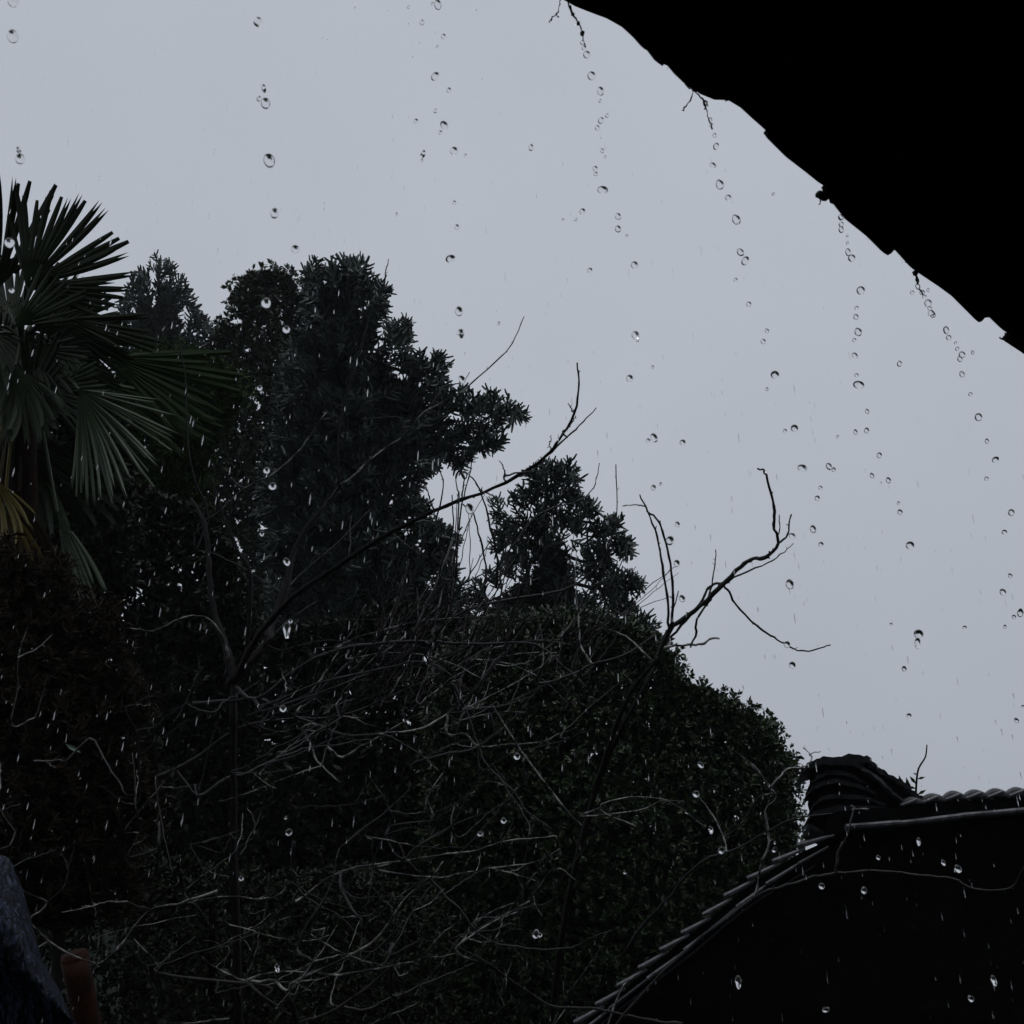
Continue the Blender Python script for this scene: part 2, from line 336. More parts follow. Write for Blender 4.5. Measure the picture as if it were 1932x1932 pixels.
tree('conifer_tree', 'medium dark conifer with layered boughs in the middle behind the bare branches', 'tree', G, 'conifer', SHOOTS,
     [(1000, 900), (1012, 880), (1040, 884), (1075, 878), (1084, 900), (1078, 925), (1062, 945), (1090, 948), (1122, 950), (1130, 962), (1098, 978), (1075, 990), (1110, 992), (1160, 978), (1165, 990), (1130, 1015), (1100, 1030), (1140, 1032), (1180, 1020), (1188, 1040), (1150, 1062), (1110, 1075),
      (1150, 1085), (1195, 1078), (1212, 1105), (1180, 1118), (1140, 1125), (1185, 1140), (1225, 1170), (1245, 1260), (880, 1300), (850, 1170), (900, 1110), (930, 1080), (965, 1060), (940, 1035), (932, 1010), (965, 1000), (940, 975), (925, 950), (965, 945), (990, 925)],
     22, 380, 0.38, 1.7, [(1030, 890), (1030, 1050), (1035, 1300)], limbs=[[(1030, 960), (1080, 980), (1150, 990)], [(1030, 1020), (1100, 1060), (1180, 1035)], [(1030, 1080), (1120, 1110), (1210, 1110)], [(1030, 1000), (980, 990), (935, 975)]],
     holes=[(1075, 1015, 12), (1120, 1040, 10), (1010, 1060, 8), (1090, 1085, 9), (1150, 1075, 9), (980, 1075, 10), (1125, 1115, 9), (1060, 1120, 8), (945, 1110, 9)], tr=.18, fill=700, sprigs=230, sprig_out=5, fi=46, inset=6)
tree('broadleaf_tree', 'round topped dense evergreen tree sloping down to the tiled wall at right', 'tree', G, 'leaf', LEAVES,
     [(880, 1180), (980, 1160), (1100, 1150), (1190, 1165), (1235, 1185), (1262, 1215), (1280, 1250), (1300, 1285), (1340, 1295), (1370, 1312), (1412, 1330), (1440, 1352), (1465, 1372), (1478, 1400), (1490, 1420), (1505, 1450), (1500, 1500), (1510, 1560), (1500, 1640), (1480, 2100), (820, 2100), (800, 1500), (820, 1260)],
     13, 17000, 0.115, 1.6, [(1190, 1200), (1170, 1600), (1160, 2000)], tr=.14, fill=19000, fi=18, fs=1.5, inset=3, edge=.3, sprigs=1300, sprig_out=17)
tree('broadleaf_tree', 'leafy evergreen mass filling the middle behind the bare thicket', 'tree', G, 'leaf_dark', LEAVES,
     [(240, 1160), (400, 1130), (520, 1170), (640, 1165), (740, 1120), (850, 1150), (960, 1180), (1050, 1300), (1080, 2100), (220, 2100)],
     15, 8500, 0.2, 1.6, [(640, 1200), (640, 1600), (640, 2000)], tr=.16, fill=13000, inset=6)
tree('leafy_shrub', 'bright green fine leaved shrub glowing beside the palm fronds', 'shrub', None, 'leaf_light', NARROW,
     [(215, 668), (300, 650), (400, 655), (440, 690), (468, 740), (440, 790), (400, 850), (380, 1000), (250, 1050), (200, 900)],
     14, 3800, 0.16, .9, [(330, 680), (340, 900), (350, 1200)], tr=.07, fill=1400, sprigs=260, sprig_out=20)
G2 = 'undergrowth shrubs at the bottom left'
tree('leafy_shrub', 'dark shrub with brownish old leaves under the palm at left edge', 'shrub', G2, 'dead_leaf', NARROW,
     [(-120, 1040), (10, 1000), (60, 1060), (120, 1040), (150, 1120), (230, 1150), (240, 1240), (300, 1300), (260, 1420), (320, 1520), (250, 1600), (270, 1720), (-120, 1780)],
     7.3, 2600, 0.13, .5, [(90, 1080), (100, 1400), (110, 1800)], tr=.05, fill=2200, sprigs=260, sprig_out=22, edge=.15)
tree('leafy_shrub', 'low dark green shrub under the bare thicket at bottom left', 'shrub', G2, 'leaf_dark', LEAVES,
     [(-120, 1600), (100, 1560), (300, 1600), (500, 1640), (700, 1620), (860, 1700), (900, 2100), (-120, 2100)],
     8.2, 3200, 0.08, .7, [(400, 1700), (400, 1800), (400, 2000)], tr=.05, fill=3200)
tree('leafy_shrub', 'deep green shrub between palm and bare thicket', 'shrub', G2, 'leaf_dark', LEAVES,
     [(130, 940), (260, 900), (400, 960), (480, 1100), (500, 1300), (480, 1700), (120, 1700), (110, 1200)],
     12.5, 3600, 0.16, 1.0, [(300, 1000), (310, 1300), (320, 1800)], tr=.07, fill=2600)

tree('leafy_shrub', 'dark bush closing the gap behind the palm crown at left edge', 'shrub', G2, 'leaf_dark', LEAVES,
     [(-150, 640), (0, 640), (90, 700), (170, 690), (240, 740), (260, 1100), (-150, 1150)],
     11.5, 2600, 0.15, .8, [(60, 720), (60, 900), (70, 1100)], tr=.06, fill=3000, sprigs=150, fi=16)
# ------------------------------------------------------------------ fan palm
def leaflet_mesh(droop, split):
    k = 7; V = []; Fc = []
    for i in range(k):
        t = i / (k - 1); wd = 0.04 * (0.65 + 0.9 * t if t < .4 else 1.0 - .45 * ((t - .4) / .6) ** 3)
        zc = -droop * t ** 2.4
        V += [(t, -wd, zc + .008), (t, 0, zc - .014 * (1 - t)), (t, wd, zc + .008)]
    for i in range(k - 1):
        a = i * 3
        Fc += [(a, a + 3, a + 4, a + 1), (a + 1, a + 4, a + 5, a + 2)]
    if split: Fc = Fc[:-2] + [(a, a + 3, a + 1), (a + 1, a + 5, a + 2)]
    me = bpy.data.meshes.new('leaflet'); me.from_pydata(V, [], Fc); return me
LM = {}
def leaflet_set(mname):
    if mname not in LM:
        LM[mname] = []
        for d, s in ((0.04, False), (0.12, True), (0.25, True), (0.5, False)):
            me = leaflet_mesh(d, s); me.materials.append(M[mname]); LM[mname].append(me)
    return LM[mname]
palm_z = 8.0
lf = empty('fallen_leaf', P(137, 1409, 6.8), 'single pale green leaf caught in the dark shrub below the palm', 'leaf')
pb = base_of(20, 1932, palm_z); pb[2] = 0
palm = empty('fan_palm', pb, 'fan palm with stiff radiating fronds along the left edge', 'palm tree')
crown_c = P(40, 640, palm_z)
trunk_part(palm, [pb, P(45, 1400, palm_z), P(44, 950, palm_z), crown_c], .12, .09, M['fibre'], 'trunk', 12)
A, B = P(124, 1404, 6.8), P(153, 1420, 6.8); d_ = B - A; s_ = np.cross(d_, fw); s_ /= np.linalg.norm(s_); L_ = np.linalg.norm(d_)
mb = MB(); mb.add([A, A + d_ * .3 + s_ * L_ * .13, A + d_ * .65 + s_ * L_ * .1, B, A + d_ * .65 - s_ * L_ * .1, A + d_ * .3 - s_ * L_ * .13, A + d_ * .5 + fw * .012], [(0, 1, 6), (1, 2, 6), (2, 3, 6), (3, 4, 6), (4, 5, 6), (5, 0, 6)]); mb.build('blade', mat('pale_leaf', (.2, .28, .2), .3, .5, .1), lf, False)
def frond(hub, dz, rad, a0, a1, nl, mname='palm', tilt=0.25, dr=0, lab=None, inner=.45, upright=0.0, wid=.85):
    z = palm_z + dz; h = P(hub[0], hub[1], z); Rm = rad / F * z; ms = leaflet_set(mname)
    mb = MB(); pet = smooth_path([crown_c, (crown_c + h) / 2 + np.array([0, 0, .06]), h], 3); mb.tube(pet, np.linspace(.016, .01, len(pet)), 5)
    def dirv(a):
        v = math.cos(a) * RT + math.sin(a) * UP + fw * (tilt + upright * math.sin(a)); return v / np.linalg.norm(v)
    def side(a): v = -math.sin(a) * RT + math.cos(a) * UP; return v
    ang = [math.radians(a0 + (a1 - a0) * (i + .5) / nl) for i in range(nl)]; dA = math.radians(abs(a1 - a0)) / nl
    # pleated inner fan where the segments are joined
    V = [h]; Fc = []; q = 0
    for i, a in enumerate(ang):
        for s_, lift in ((-.5, .0), (0, -.012), (.5, .0)):
            aa = a + s_ * dA; V.append(h + dirv(aa) * Rm * inner * (0.92 if s_ else 1) - fw * lift); q += 1
        Fc += [(0, q - 2, q - 1), (0, q - 1, q)]
    mb.add(V, Fc)
    fo = mb.build('frond', M[mname], palm, smooth=False)
    if lab: fo['label'] = lab
    fl = np.array(palm.location)
    for i, a in enumerate(ang):
        a2 = a + random.gauss(0, .035); d = dirv(a2); s = side(a2); L = Rm * random.choice([random.uniform(.9, 1.05), random.uniform(.78, 1.05)]) * (1 - .18 * abs(2 * i / nl - 1) ** 2)
        nrm = np.cross(d, s); nrm /= np.linalg.norm(nrm); s = np.cross(nrm, d)
        o = bpy.data.objects.new('leaflet', random.choice(ms[max(0, dr - 1):dr + 2])); COL.objects.link(o); o.parent = fo
        st = h + d * L * inner * .85 - fl; LL = L * (1 - inner * .85)
        # droop towards the ground: local -z must point down-ish
        if nrm[2] < 0: nrm, s = -nrm, -s
        wsc = L * wid
        o.matrix_basis = Matrix(((d[0] * LL, s[0] * wsc, nrm[0] * LL, st[0]), (d[1] * LL, s[1] * wsc, nrm[1] * LL, st[1]), (d[2] * LL, s[2] * wsc, nrm[2] * LL, st[2]), (0, 0, 0, 1)))
frond((48, 540), -.2, 208, -24, 104, 24, 'palm', .12, 0, inner=.33, wid=.8)
frond((-6, 548), .2, 240, 40, 130, 17, 'palm', -.2, 0, inner=.3, wid=.75)
frond((120, 615), .1, 150, -75, 12, 15, 'palm', .3, 1)
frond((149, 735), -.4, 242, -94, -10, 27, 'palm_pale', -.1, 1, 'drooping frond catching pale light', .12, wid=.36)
frond((205, 672), 1.3, 250, -52, 8, 17, 'palm_green2', .1, 1, 'green frond reaching right', .2, wid=.7)
frond((185, 720), 1.6, 255, -45, -12, 11, 'palm_green2', .1, 1, None, .2, wid=.7)
frond((120, 600), -.2, 190, -30, 4, 8, 'palm', .1, 1, None, .2, wid=.7)
frond((-15, 900), -.3, 145, -86, -35, 9, 'palm_yellow', 0, 2, 'yellowed old frond hanging down', .3, wid=.55)
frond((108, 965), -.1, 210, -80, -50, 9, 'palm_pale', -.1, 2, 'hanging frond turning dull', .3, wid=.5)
frond((30, 690), -.5, 170, -110, -30, 16, 'palm', -.1, 2)
frond((-30, 640), -.5, 170, -130, -60, 12, 'palm', .1, 2)
frond((90, 620), .4, 150, -50, 50, 16, 'palm', .5, 0)
frond((20, 620), .5, 170, 30, 150, 18, 'palm', .5, 0)
frond((70, 700), .3, 150, -70, 0, 12, 'palm', .4, 1)
frond((-60, 620), 0, 190, 90, 220, 18, 'palm', 0, 0)
frond((10, 800), .1, 180, -100, -20, 14, 'palm', .3, 2)
frond((60, 850), .4, 200, -75, -10, 12, 'palm', .3, 2)

for i in range(26):
    a = random.uniform(-100, 60); hx, hy = 45 + random.uniform(-70, 75), 650 + random.uniform(-60, 110)
    frond((hx, hy), random.uniform(-.5, .6), random.uniform(95, 165), a - random.uniform(25, 45), a + random.uniform(25, 45), random.randint(10, 15), random.choice(['palm', 'palm', 'palm_pale'] if hy > 720 else ['palm']), random.uniform(-.4, .5), random.choice([0, 1, 2]), None, random.uniform(.25, .45), wid=random.uniform(.6, .9))
for i in range(12):      # old fronds hanging down the trunk
    hx, hy = random.uniform(-40, 130), random.uniform(800, 1180); a = random.uniform(-105, -60)
    frond((hx, hy), random.uniform(-.4, .4), random.uniform(130, 210), a - 16, a + 16, random.randint(6, 9), random.choice(['old_frond', 'old_frond', 'palm', 'palm_yellow'] if hy > 900 else ['palm', 'palm_pale']), random.uniform(-.2, .3), 2, None, .35)

# ------------------------------------------------------------------ bare trees and shrubs
class Bare:
    """branches traced where they stand; each one starts on the nearest earlier branch"""
    def __init__(s, name, label, base_px, z, group):
        s.z = z; b0 = base_of(base_px[0], base_px[1], z); b0[2] = 0; s.t = empty(name, b0, label, 'bare shrub' if 'shrub' in name else 'bare tree', group); s.b0 = b0; s.nodes = [(base_px[0], base_px[1], z)]
    def stem(s, pts, r, name='stem', z0=None):
        s.branch(pts, r, r * .6, name=name, zt=0, join=False, root=True, mname='bark_dark')
    def branch(s, pts, r=5, rt=1.2, name='branch', zt=None, join=True, root=False, mname=None):
        """r, rt in picture px"""
        mname = mname or ('bark_dark' if r > 6 else 'bark_mid' if r > 3.2 or min(p[1] for p in pts) < 1120 else 'bark')
        if r < 5 and (name == 'twig' or min(p[1] for p in pts) < 1120): r *= .8; rt *= .85
        st = pts[0]; z0 = s.z; pre = []
        if join:
            nd = min(s.nodes, key=lambda n: (n[0] - st[0]) ** 2 + (n[1] - st[1]) ** 2); z0 = nd[2]
            dd = math.hypot(nd[0] - st[0], nd[1] - st[1])
            if 2 < dd < 70: pre = [(nd[0], nd[1])]
        zt = random.uniform(-.7, .7) if zt is None else zt
        q = pre + list(pts); L = len(q); zs = [z0 + zt * (i / max(1, L - 1)) for i in range(L)]
        W = [P(a[0], a[1], zz) for a, zz in zip(q, zs)]
        if root: W = W
        for a, zz in zip(q, zs): s.nodes.append((a[0], a[1], zz))
        sp = smooth_path(W, 4); k = len(sp)
        sp[1:-1] += rng.normal(0, (.8 if r < 3.5 else .7) / F * s.z, (k - 2, 3))
        rad = np.linspace(r, rt, k) / F * s.z * rng.uniform(.85, 1.2, k)
        mb = MB(); mb.tube(sp, rad, 5)
        # buds and short spurs
        for i in range(2, k - 1):
            if random.random() < .33:
                t_ = sp[i + 1] - sp[i]; t_ /= np.linalg.norm(t_) + 1e-9; d = np.cross(t_, rng.normal(size=3)); d = d / (np.linalg.norm(d) + 1e-9) + t_ * .8
                mb.tube([sp[i], sp[i] + d * random.uniform(2.5, 7) / F * s.z], [rad[i] * .7, rad[i] * .35], 4)
        return mb.build(name, M[mname], s.t)
GB = 'leafless trees and shrubs in the garden'
b1 = Bare('bare_tree', 'leafless tree with long thin branches rising from centre left toward upper right', (440, 1932), 6.4, GB)
b1.stem([(455, 2500), (450, 1932), (440, 1600), (440, 1290)], 11, 'trunk')
b1.branch([(440, 1290), (480, 1210), (520, 1160), (560, 1120), (613, 1084), (703, 1024), (769, 988), (819, 964), (869, 944), (953, 911), (1030, 861), (1055, 828), (1085, 780), (1092, 725), (1089, 684)], 6.5, 1.3, zt=-.5)
b1.branch([(1030, 861), (1070, 825), (1100, 795), (1125, 769)], 2.6, 1)
b1.branch([(440, 1280), (500, 1215), (513, 1170), (540, 1104), (560, 1024), (617, 947)], 13, 4, zt=.8)
b1.branch([(393, 980), (420, 960), (463, 921), (519, 891), (563, 851), (586, 821), (616, 778)], 3.6, 1.1, mname='bark')
b1.branch([(463, 921), (448, 914), (436, 900)], 2, 1)
b1.branch([(617, 947), (640, 920), (676, 888), (720, 850), (763, 821), (796, 781), (813, 771), (869, 738), (933, 684), (966, 648), (989, 597)], 3.6, 1.2, mname='bark')
b1.branch([(813, 768), (836, 731), (873, 721), (886, 702)], 2.2, 1)
b1.branch([(756, 789), (720, 788), (679, 791)], 1.8, .9)
b1.branch([(640, 920), (640, 800), (683, 650), (696, 598), (723, 548), (728, 510), (733, 489)], 3, 1.2, mname='bark_dark')
b1.branch([(823, 981), (836, 918), (829, 875), (834, 861)], 2, 1)
b1.branch([(859, 1095), (866, 951), (862, 920), (859, 898)], 2.2, 1)
b1.branch([(850, 1130), (863, 1018), (873, 951), (886, 898), (893, 861)], 2.2, 1)
b1.branch([(886, 898), (906, 924), (926, 998), (939, 1058), (936, 1110)], 1.5, 2.6)
b1.branch([(893, 971), (906, 1018), (916, 1068), (915, 1110)], 1.5, 2.4)
b1.branch([(829, 1084), (853, 1001), (853, 934)], 2.6, 1)
b1.branch([(780, 1200), (829, 1084), (853, 1020)], 3.2, 2)
b1.branch([(370, 1037), (367, 1010), (393, 980), (383, 940), (367, 904), (355, 840), (349, 707), (339, 659), (335, 595), (327, 520)], 3, 1, zt=-.3)
b1.branch([(440, 1290), (430, 1230), (410, 1177), (397, 1104), (393, 1044), (383, 980), (360, 940)], 9, 3, mname='bark_dark')
b1.branch([(460, 1260), (473, 1090), (447, 1037), (417, 964), (400, 900)], 5, 2, mname='bark_dark')
b1.branch([(370, 1037), (417, 1050), (467, 1077), (533, 1120)], 1.8, 1.3)
b1.branch([(427, 1270), (430, 1237), (417, 1197), (393, 1167), (353, 1162), (320, 1177), (287, 1190), (240, 1184)], 2.6, 1)
b1.branch([(533, 1120), (560, 1090), (640, 1020), (700, 960)], 2, .9)
for q in ([(480, 1320), (560, 1262), (620, 1232), (700, 1215), (800, 1210), (880, 1215), (997, 1213), (1041, 1237), (1081, 1273), (1107, 1297)],
          [(500, 1330), (600, 1290), (720, 1262), (810, 1250), (893, 1309)],
          [(893, 1309), (933, 1249), (957, 1225), (1010, 1150)],
          [(1013, 1289), (1081, 1273), (1117, 1253), (1177, 1237), (1237, 1197)],
          [(363, 1328), (450, 1320), (483, 1318), (513, 1328), (553, 1351), (600, 1368), (644, 1385), (727, 1388), (761, 1405), (804, 1431), (817, 1448)],
          [(293, 1468), (330, 1451), (367, 1431), (427, 1388), (467, 1368), (547, 1356), (644, 1351), (721, 1320), (801, 1285)],
          [(573, 1371), (587, 1411), (607, 1445), (644, 1478)],
          [(373, 1501), (423, 1471), (467, 1458), (500, 1441), (540, 1425), (583, 1411), (617, 1408), (700, 1395)],
          [(644, 1428), (694, 1401), (764, 1361), (801, 1343)], [(721, 1385), (797, 1375), (844, 1346), (864, 1331)],
          [(877, 1338), (944, 1333), (977, 1321), (986, 1309)],
          [(844, 1385), (877, 1386), (904, 1408), (964, 1405), (1017, 1400), (1057, 1385), (1087, 1373)],
          [(851, 1288), (877, 1335), (901, 1405), (921, 1448), (971, 1495), (994, 1531), (1041, 1565)],
          [(782, 1441), (844, 1423), (897, 1411), (957, 1368), (994, 1328)],
          [(470, 1350), (600, 1300), (740, 1180), (860, 1110), (960, 1050), (1000, 985)],
          [(500, 1340), (700, 1270), (840, 1180), (930, 1130), (1020, 1090)],
          [(560, 1330), (760, 1240), (880, 1150), (1061, 1113), (1133, 1061), (1153, 1021), (1164, 969), (1162, 876)],
          [(880, 1150), (960, 1040), (1010, 975), (1077, 949), (1105, 937), (1123, 913), (1131, 874)]):
    b1.branch(q, random.uniform(2.6, 4.2), 1.1)
for i in range(34):      # the thicket of thin shoots
    x0, y0 = random.uniform(480, 900), random.uniform(1200, 1400); a = random.gauss(.75, .35); L = random.uniform(120, 330); c = random.gauss(0, .35); q = [(x0, y0)]
    for k in range(4):
        x0 += math.cos(a) * L / 4; y0 -= math.sin(a) * L / 4; a += c / 2; q.append((x0, y0))
    b1.branch(q, random.uniform(1.8, 3), .8, name='twig', mname=random.choice(['bark', 'bark_dark']))

for (sx_, sy_, a_, l_) in ((703, 1024, 1.5, 70), (769, 988, .2, 60), (819, 964, 1.9, 55), (869, 944, 1.35, 60), (910, 928, -.3, 50), (953, 911, 1.7, 45), (990, 890, .1, 60), (1040, 850, 1.9, 30), (1062, 815, .6, 40), (736, 1005, -.6, 70), (650, 1060, 1.2, 90), (1084, 780, 2.2, 22)):
    q = [(sx_, sy_)]
    for k in range(3): sx_ += math.cos(a_) * l_ / 3; sy_ -= math.sin(a_) * l_ / 3; a_ += random.gauss(0, .3); q.append((sx_, sy_))
    b1.branch(q, 2.2, .8)
M['bark_purple'] = mat('purplish_bark', (0.008, 0.006, 0.007), 0.5, 0.2, 0.4, noise=8.0, bump=0.3, hue=(0.06, 0.045, 0.05))
for i in range(85):      # fine upright and arching shoots against the sky
    x0, y0 = random.uniform(700, 1120), random.uniform(1180, 1340); a = random.gauss(1.0, .3); L = random.uniform(150, 320) * (1 if 800 < x0 < 980 else .75); c = random.gauss(.1, .28); q = [(x0, y0)]
    for k in range(4):
        x0 += math.cos(a) * L / 4; y0 -= math.sin(a) * L / 4; a += c / 3; q.append((x0, y0))
    b1.branch(q, random.uniform(1.6, 2.8), .7, name='twig', mname=random.choice(['bark_purple', 'bark_purple', 'bark_dark', 'bark']))
b2 = Bare('bare_tree', 'leafless branching tree silhouetted on the sky at centre right', (1040, 1932), 5.6, GB)
b2.stem([(1010, 2600), (1040, 1932), (1120, 1500), (1237, 1253)], 7.5, 'trunk')
b2.branch([(1237, 1253), (1261, 1193), (1309, 1153), (1357, 1109), (1397, 1069), (1421, 1055), (1445, 1051), (1469, 1025), (1459, 989), (1461, 957), (1449, 909), (1441, 889), (1429, 884)], 5.6, 1.5, zt=-.3)
b2.branch([(1469, 1025), (1485, 1009), (1493, 971)], 2.6, 1.4); b2.branch([(1466, 1018), (1471, 995), (1470, 971)], 2, 1)
b2.branch([(1357, 1109), (1385, 1089), (1437, 1067), (1473, 1047), (1497, 1025)], 3, 1)
b2.branch([(1245, 1225), (1285, 1180), (1320, 1140), (1337, 1109), (1353, 1101), (1373, 1113), (1387, 1139), (1429, 1181), (1461, 1203), (1485, 1217), (1513, 1229), (1541, 1225), (1567, 1217)], 4, 1.4)
b2.branch([(1330, 1140), (1343, 1105), (1347, 1077), (1350, 1037)], 2.6, 1.1)
b2.branch([(1340, 1130), (1315, 1169), (1313, 1197), (1303, 1221)], 2.8, 2)
b2.branch([(1240, 1235), (1253, 1221), (1297, 1217), (1323, 1216), (1343, 1205), (1357, 1205)], 3, 2)
b2.branch([(1263, 1185), (1259, 1125), (1249, 1069), (1239, 1013), (1221, 965), (1207, 933)], 4, 1.4)
b2.branch([(1219, 957), (1200, 953), (1175, 955)], 2, 1.2)
b2.branch([(1267, 1175), (1270, 1130), (1265, 1065), (1253, 1013), (1241, 981), (1223, 967)], 4, 1.8)
b2.branch([(1270, 1150), (1280, 1115)], 2.4, 1.2)
b2.branch([(1120, 1500), (1177, 1330), (1240, 1240)], 6, 3, mname='bark_dark')
b2.branch([(1100, 1560), (1000, 1440), (960, 1380), (930, 1330)], 3, 1.2)
b2.branch([(1237, 1253), (1180, 1200), (1120, 1180)], 2, .8)

b3 = Bare('bare_shrub', 'thin leafless shrub crossing in front of the tiled wall', (1150, 1932), 4.6, GB)
b3.stem([(1180, 2900), (1150, 2300), (1130, 1990)], 7)
for q, r in (([(1130, 1990), (1177, 1915), (1288, 1800), (1421, 1695), (1468, 1676), (1535, 1656), (1578, 1647), (1638, 1644), (1688, 1646), (1738, 1651), (1798, 1658), (1835, 1676), (1905, 1676), (1932, 1635), (1960, 1600)], 3.4),
          ([(1578, 1647), (1581, 1608), (1598, 1578), (1611, 1528), (1604, 1520)], 2.6), ([(1609, 1528), (1625, 1526), (1641, 1527)], 1.6),
          ([(1177, 1800), (1199, 1765), (1231, 1725), (1267, 1688), (1288, 1660), (1331, 1621), (1361, 1611), (1391, 1601), (1445, 1571), (1495, 1545), (1571, 1535)], 3.6),
          ([(1421, 1695), (1428, 1678), (1435, 1635), (1450, 1598), (1448, 1565), (1445, 1528), (1465, 1505), (1451, 1481), (1408, 1435), (1371, 1408)], 2.6),
          ([(1451, 1488), (1430, 1455), (1412, 1436)], 1.6), ([(1451, 1488), (1471, 1465), (1488, 1451), (1521, 1445), (1531, 1428), (1515, 1411)], 2), ([(1528, 1422), (1548, 1418)], 1.3),
          ([(1458, 1495), (1428, 1508), (1398, 1555), (1366, 1580)], 1.8), ([(1370, 1605), (1365, 1578), (1338, 1528), (1313, 1498)], 2),
          ([(1288, 1932), (1227, 1925), (1177, 1915), (1111, 1901), (1057, 1901), (1027, 1891), (977, 1858), (917, 1815), (847, 1776)], 3.6),
          ([(1200, 1560), (1130, 1525), (1190, 1505), (1290, 1512)], 1.8), ([(1130, 1990), (1170, 1870), (1200, 1840)], 2.4), ([(1095, 1540), (1200, 1530), (1260, 1512), (1330, 1560)], 1.5)):
    b3.branch(q, r, 1)

b4 = Bare('bare_shrub', 'wide tangled leafless shrub spreading low across the bottom left', (560, 1932), 4.9, GB)
b4.stem([(560, 2800), (560, 2200), (560, 1932), (520, 1850)], 8)
for q in ([(520, 1850), (463, 1851), (410, 1828), (380, 1805)], [(463, 1851), (517, 1835), (600, 1835)], [(463, 1851), (500, 1881), (550, 1915)], [(547, 1868), (590, 1815), (613, 1751)],
          [(500, 1860), (297, 1835), (343, 1808), (413, 1785), (490, 1758)], [(297, 1821), (253, 1771)],
          [(410, 1681), (337, 1705), (283, 1718), (233, 1778), (213, 1798), (183, 1818), (127, 1798), (93, 1775), (53, 1735), (30, 1700)], [(283, 1718), (240, 1701)], [(90, 1703), (43, 1681), (20, 1640)],
          [(363, 1705), (383, 1728), (400, 1751)], [(540, 1661), (533, 1685), (493, 1696), (433, 1691), (360, 1700)], [(555, 1588), (552, 1640), (563, 1678), (600, 1708), (644, 1731), (700, 1790)],
          [(560, 1700), (644, 1645), (761, 1625), (844, 1611), (897, 1605), (944, 1590), (1014, 1580), (1051, 1578)],
          [(711, 1640), (811, 1656), (877, 1648), (927, 1638), (1011, 1625), (1057, 1601)],
          [(811, 1656), (837, 1688), (871, 1721), (904, 1765), (944, 1781), (1011, 1791), (1077, 1788), (1111, 1771), (1154, 1755)],
          [(560, 1850), (700, 1780), (760, 1700), (811, 1656), (836, 1625)], [(735, 1600), (735, 1560), (820, 1545), (880, 1500)], [(785, 1600), (850, 1560), (884, 1500), (905, 1460)],
          [(680, 1735), (680, 1800), (679, 1812)], [(644, 1675), (676, 1728), (710, 1718), (714, 1690), (695, 1665)],
          [(560, 1932), (640, 1900), (740, 1820), (739, 1780), (755, 1690)], [(739, 1800), (790, 1775), (801, 1758)], [(740, 1880), (790, 1860), (900, 1815)],
          [(900, 1755), (960, 1722), (1040, 1700), (1050, 1660)], [(900, 1735), (977, 1720), (1045, 1640), (1085, 1660)], [(860, 1790), (930, 1740), (1000, 1700)],
          [(640, 1840), (720, 1825), (780, 1815)], [(690, 1905), (721, 1890), (760, 1870)], [(560, 1780), (620, 1680), (640, 1600)], [(300, 1600), (300, 1550), (301, 1600)]):
    b4.branch(q, random.uniform(2.4, 3.6), 1.0)
cand = [n for n in b4.nodes + b1.nodes if 0 < n[0] < 1150 and 1330 < n[1] < 1940]
for i in range(120):
    nd = random.choice(cand) if random.random() < .35 else (random.uniform(0, 1100), random.uniform(1330, 1940), 4.9); x0, y0 = nd[0], nd[1]; a = random.gauss(.6, .55) if x0 > 300 else random.gauss(1.2, 1.0); L = random.uniform(50, 210); q = [(x0, y0)]
    if random.random() < .2: a += math.pi
    for k in range(3):
        x0 += math.cos(a) * L / 3; y0 -= math.sin(a) * L / 3; a += random.gauss(0, .11); q.append((x0, y0))
    b4.branch(q, random.uniform(1.2, 2.3), .7, name='twig', mname=random.choice(['bark', 'bark_mid', 'bark_mid']))
    if random.random() < .6:
        x0, y0 = q[random.choice([1, 2])]; a += random.choice([-1, 1]) * random.uniform(.4, .9); l2 = L * .4
        b4.branch([(x0, y0), (x0 + math.cos(a) * l2 * .5, y0 - math.sin(a) * l2 * .5), (x0 + math.cos(a + .15) * l2, y0 - math.sin(a + .15) * l2)], 1.3, .6, name='twig', mname='bark')

# ------------------------------------------------------------------ tiled garden wall at lower right
WZ = 8.0
wb = base_of(1700, 1932, WZ); wb[2] = 0
wall = empty('garden_wall', wb, 'dark garden wall with tiled coping and upturned ridge end at lower right', 'wall')
back = fw * 0 + np.array([0.05, 0.32, 0.0])
def W(px, py, dz=0): return P(px, py, WZ + dz)
def ext(name, pts, d0, d1, m, parent=wall, smooth=False, origin=None):
    """solid from a picture outline standing at the wall, between depth offsets d0 and d1"""
    nn = (np.array([0.08, 1.0, 0.0])); fr = [W(*p) + nn * d0 for p in pts]; bk = [W(*p) + nn * d1 for p in pts]
    V, Fc = slab_geo(fr, bk); return mesh(name, V, Fc, m, parent, smooth, origin)
bot = [(2700, 1440), (2700, 2700), (1000, 2700), (1000, 2040)]
ext('wall', bot + [(1100, 1938), (1200, 1856), (1300, 1776), (1400, 1700), (1500, 1630), (1560, 1592), (1600, 1577), (1700, 1568), (1932, 1545)], 0.0, .3, M['plaster'])
ext('ridge_bed', [(1552, 1580), (1560, 1545), (1600, 1535), (1760, 1520), (1932, 1512), (2700, 1400), (2700, 1430), (1932, 1538), (1800, 1546), (1600, 1572), (1570, 1583)], -.1, .4, M['tile_under'])
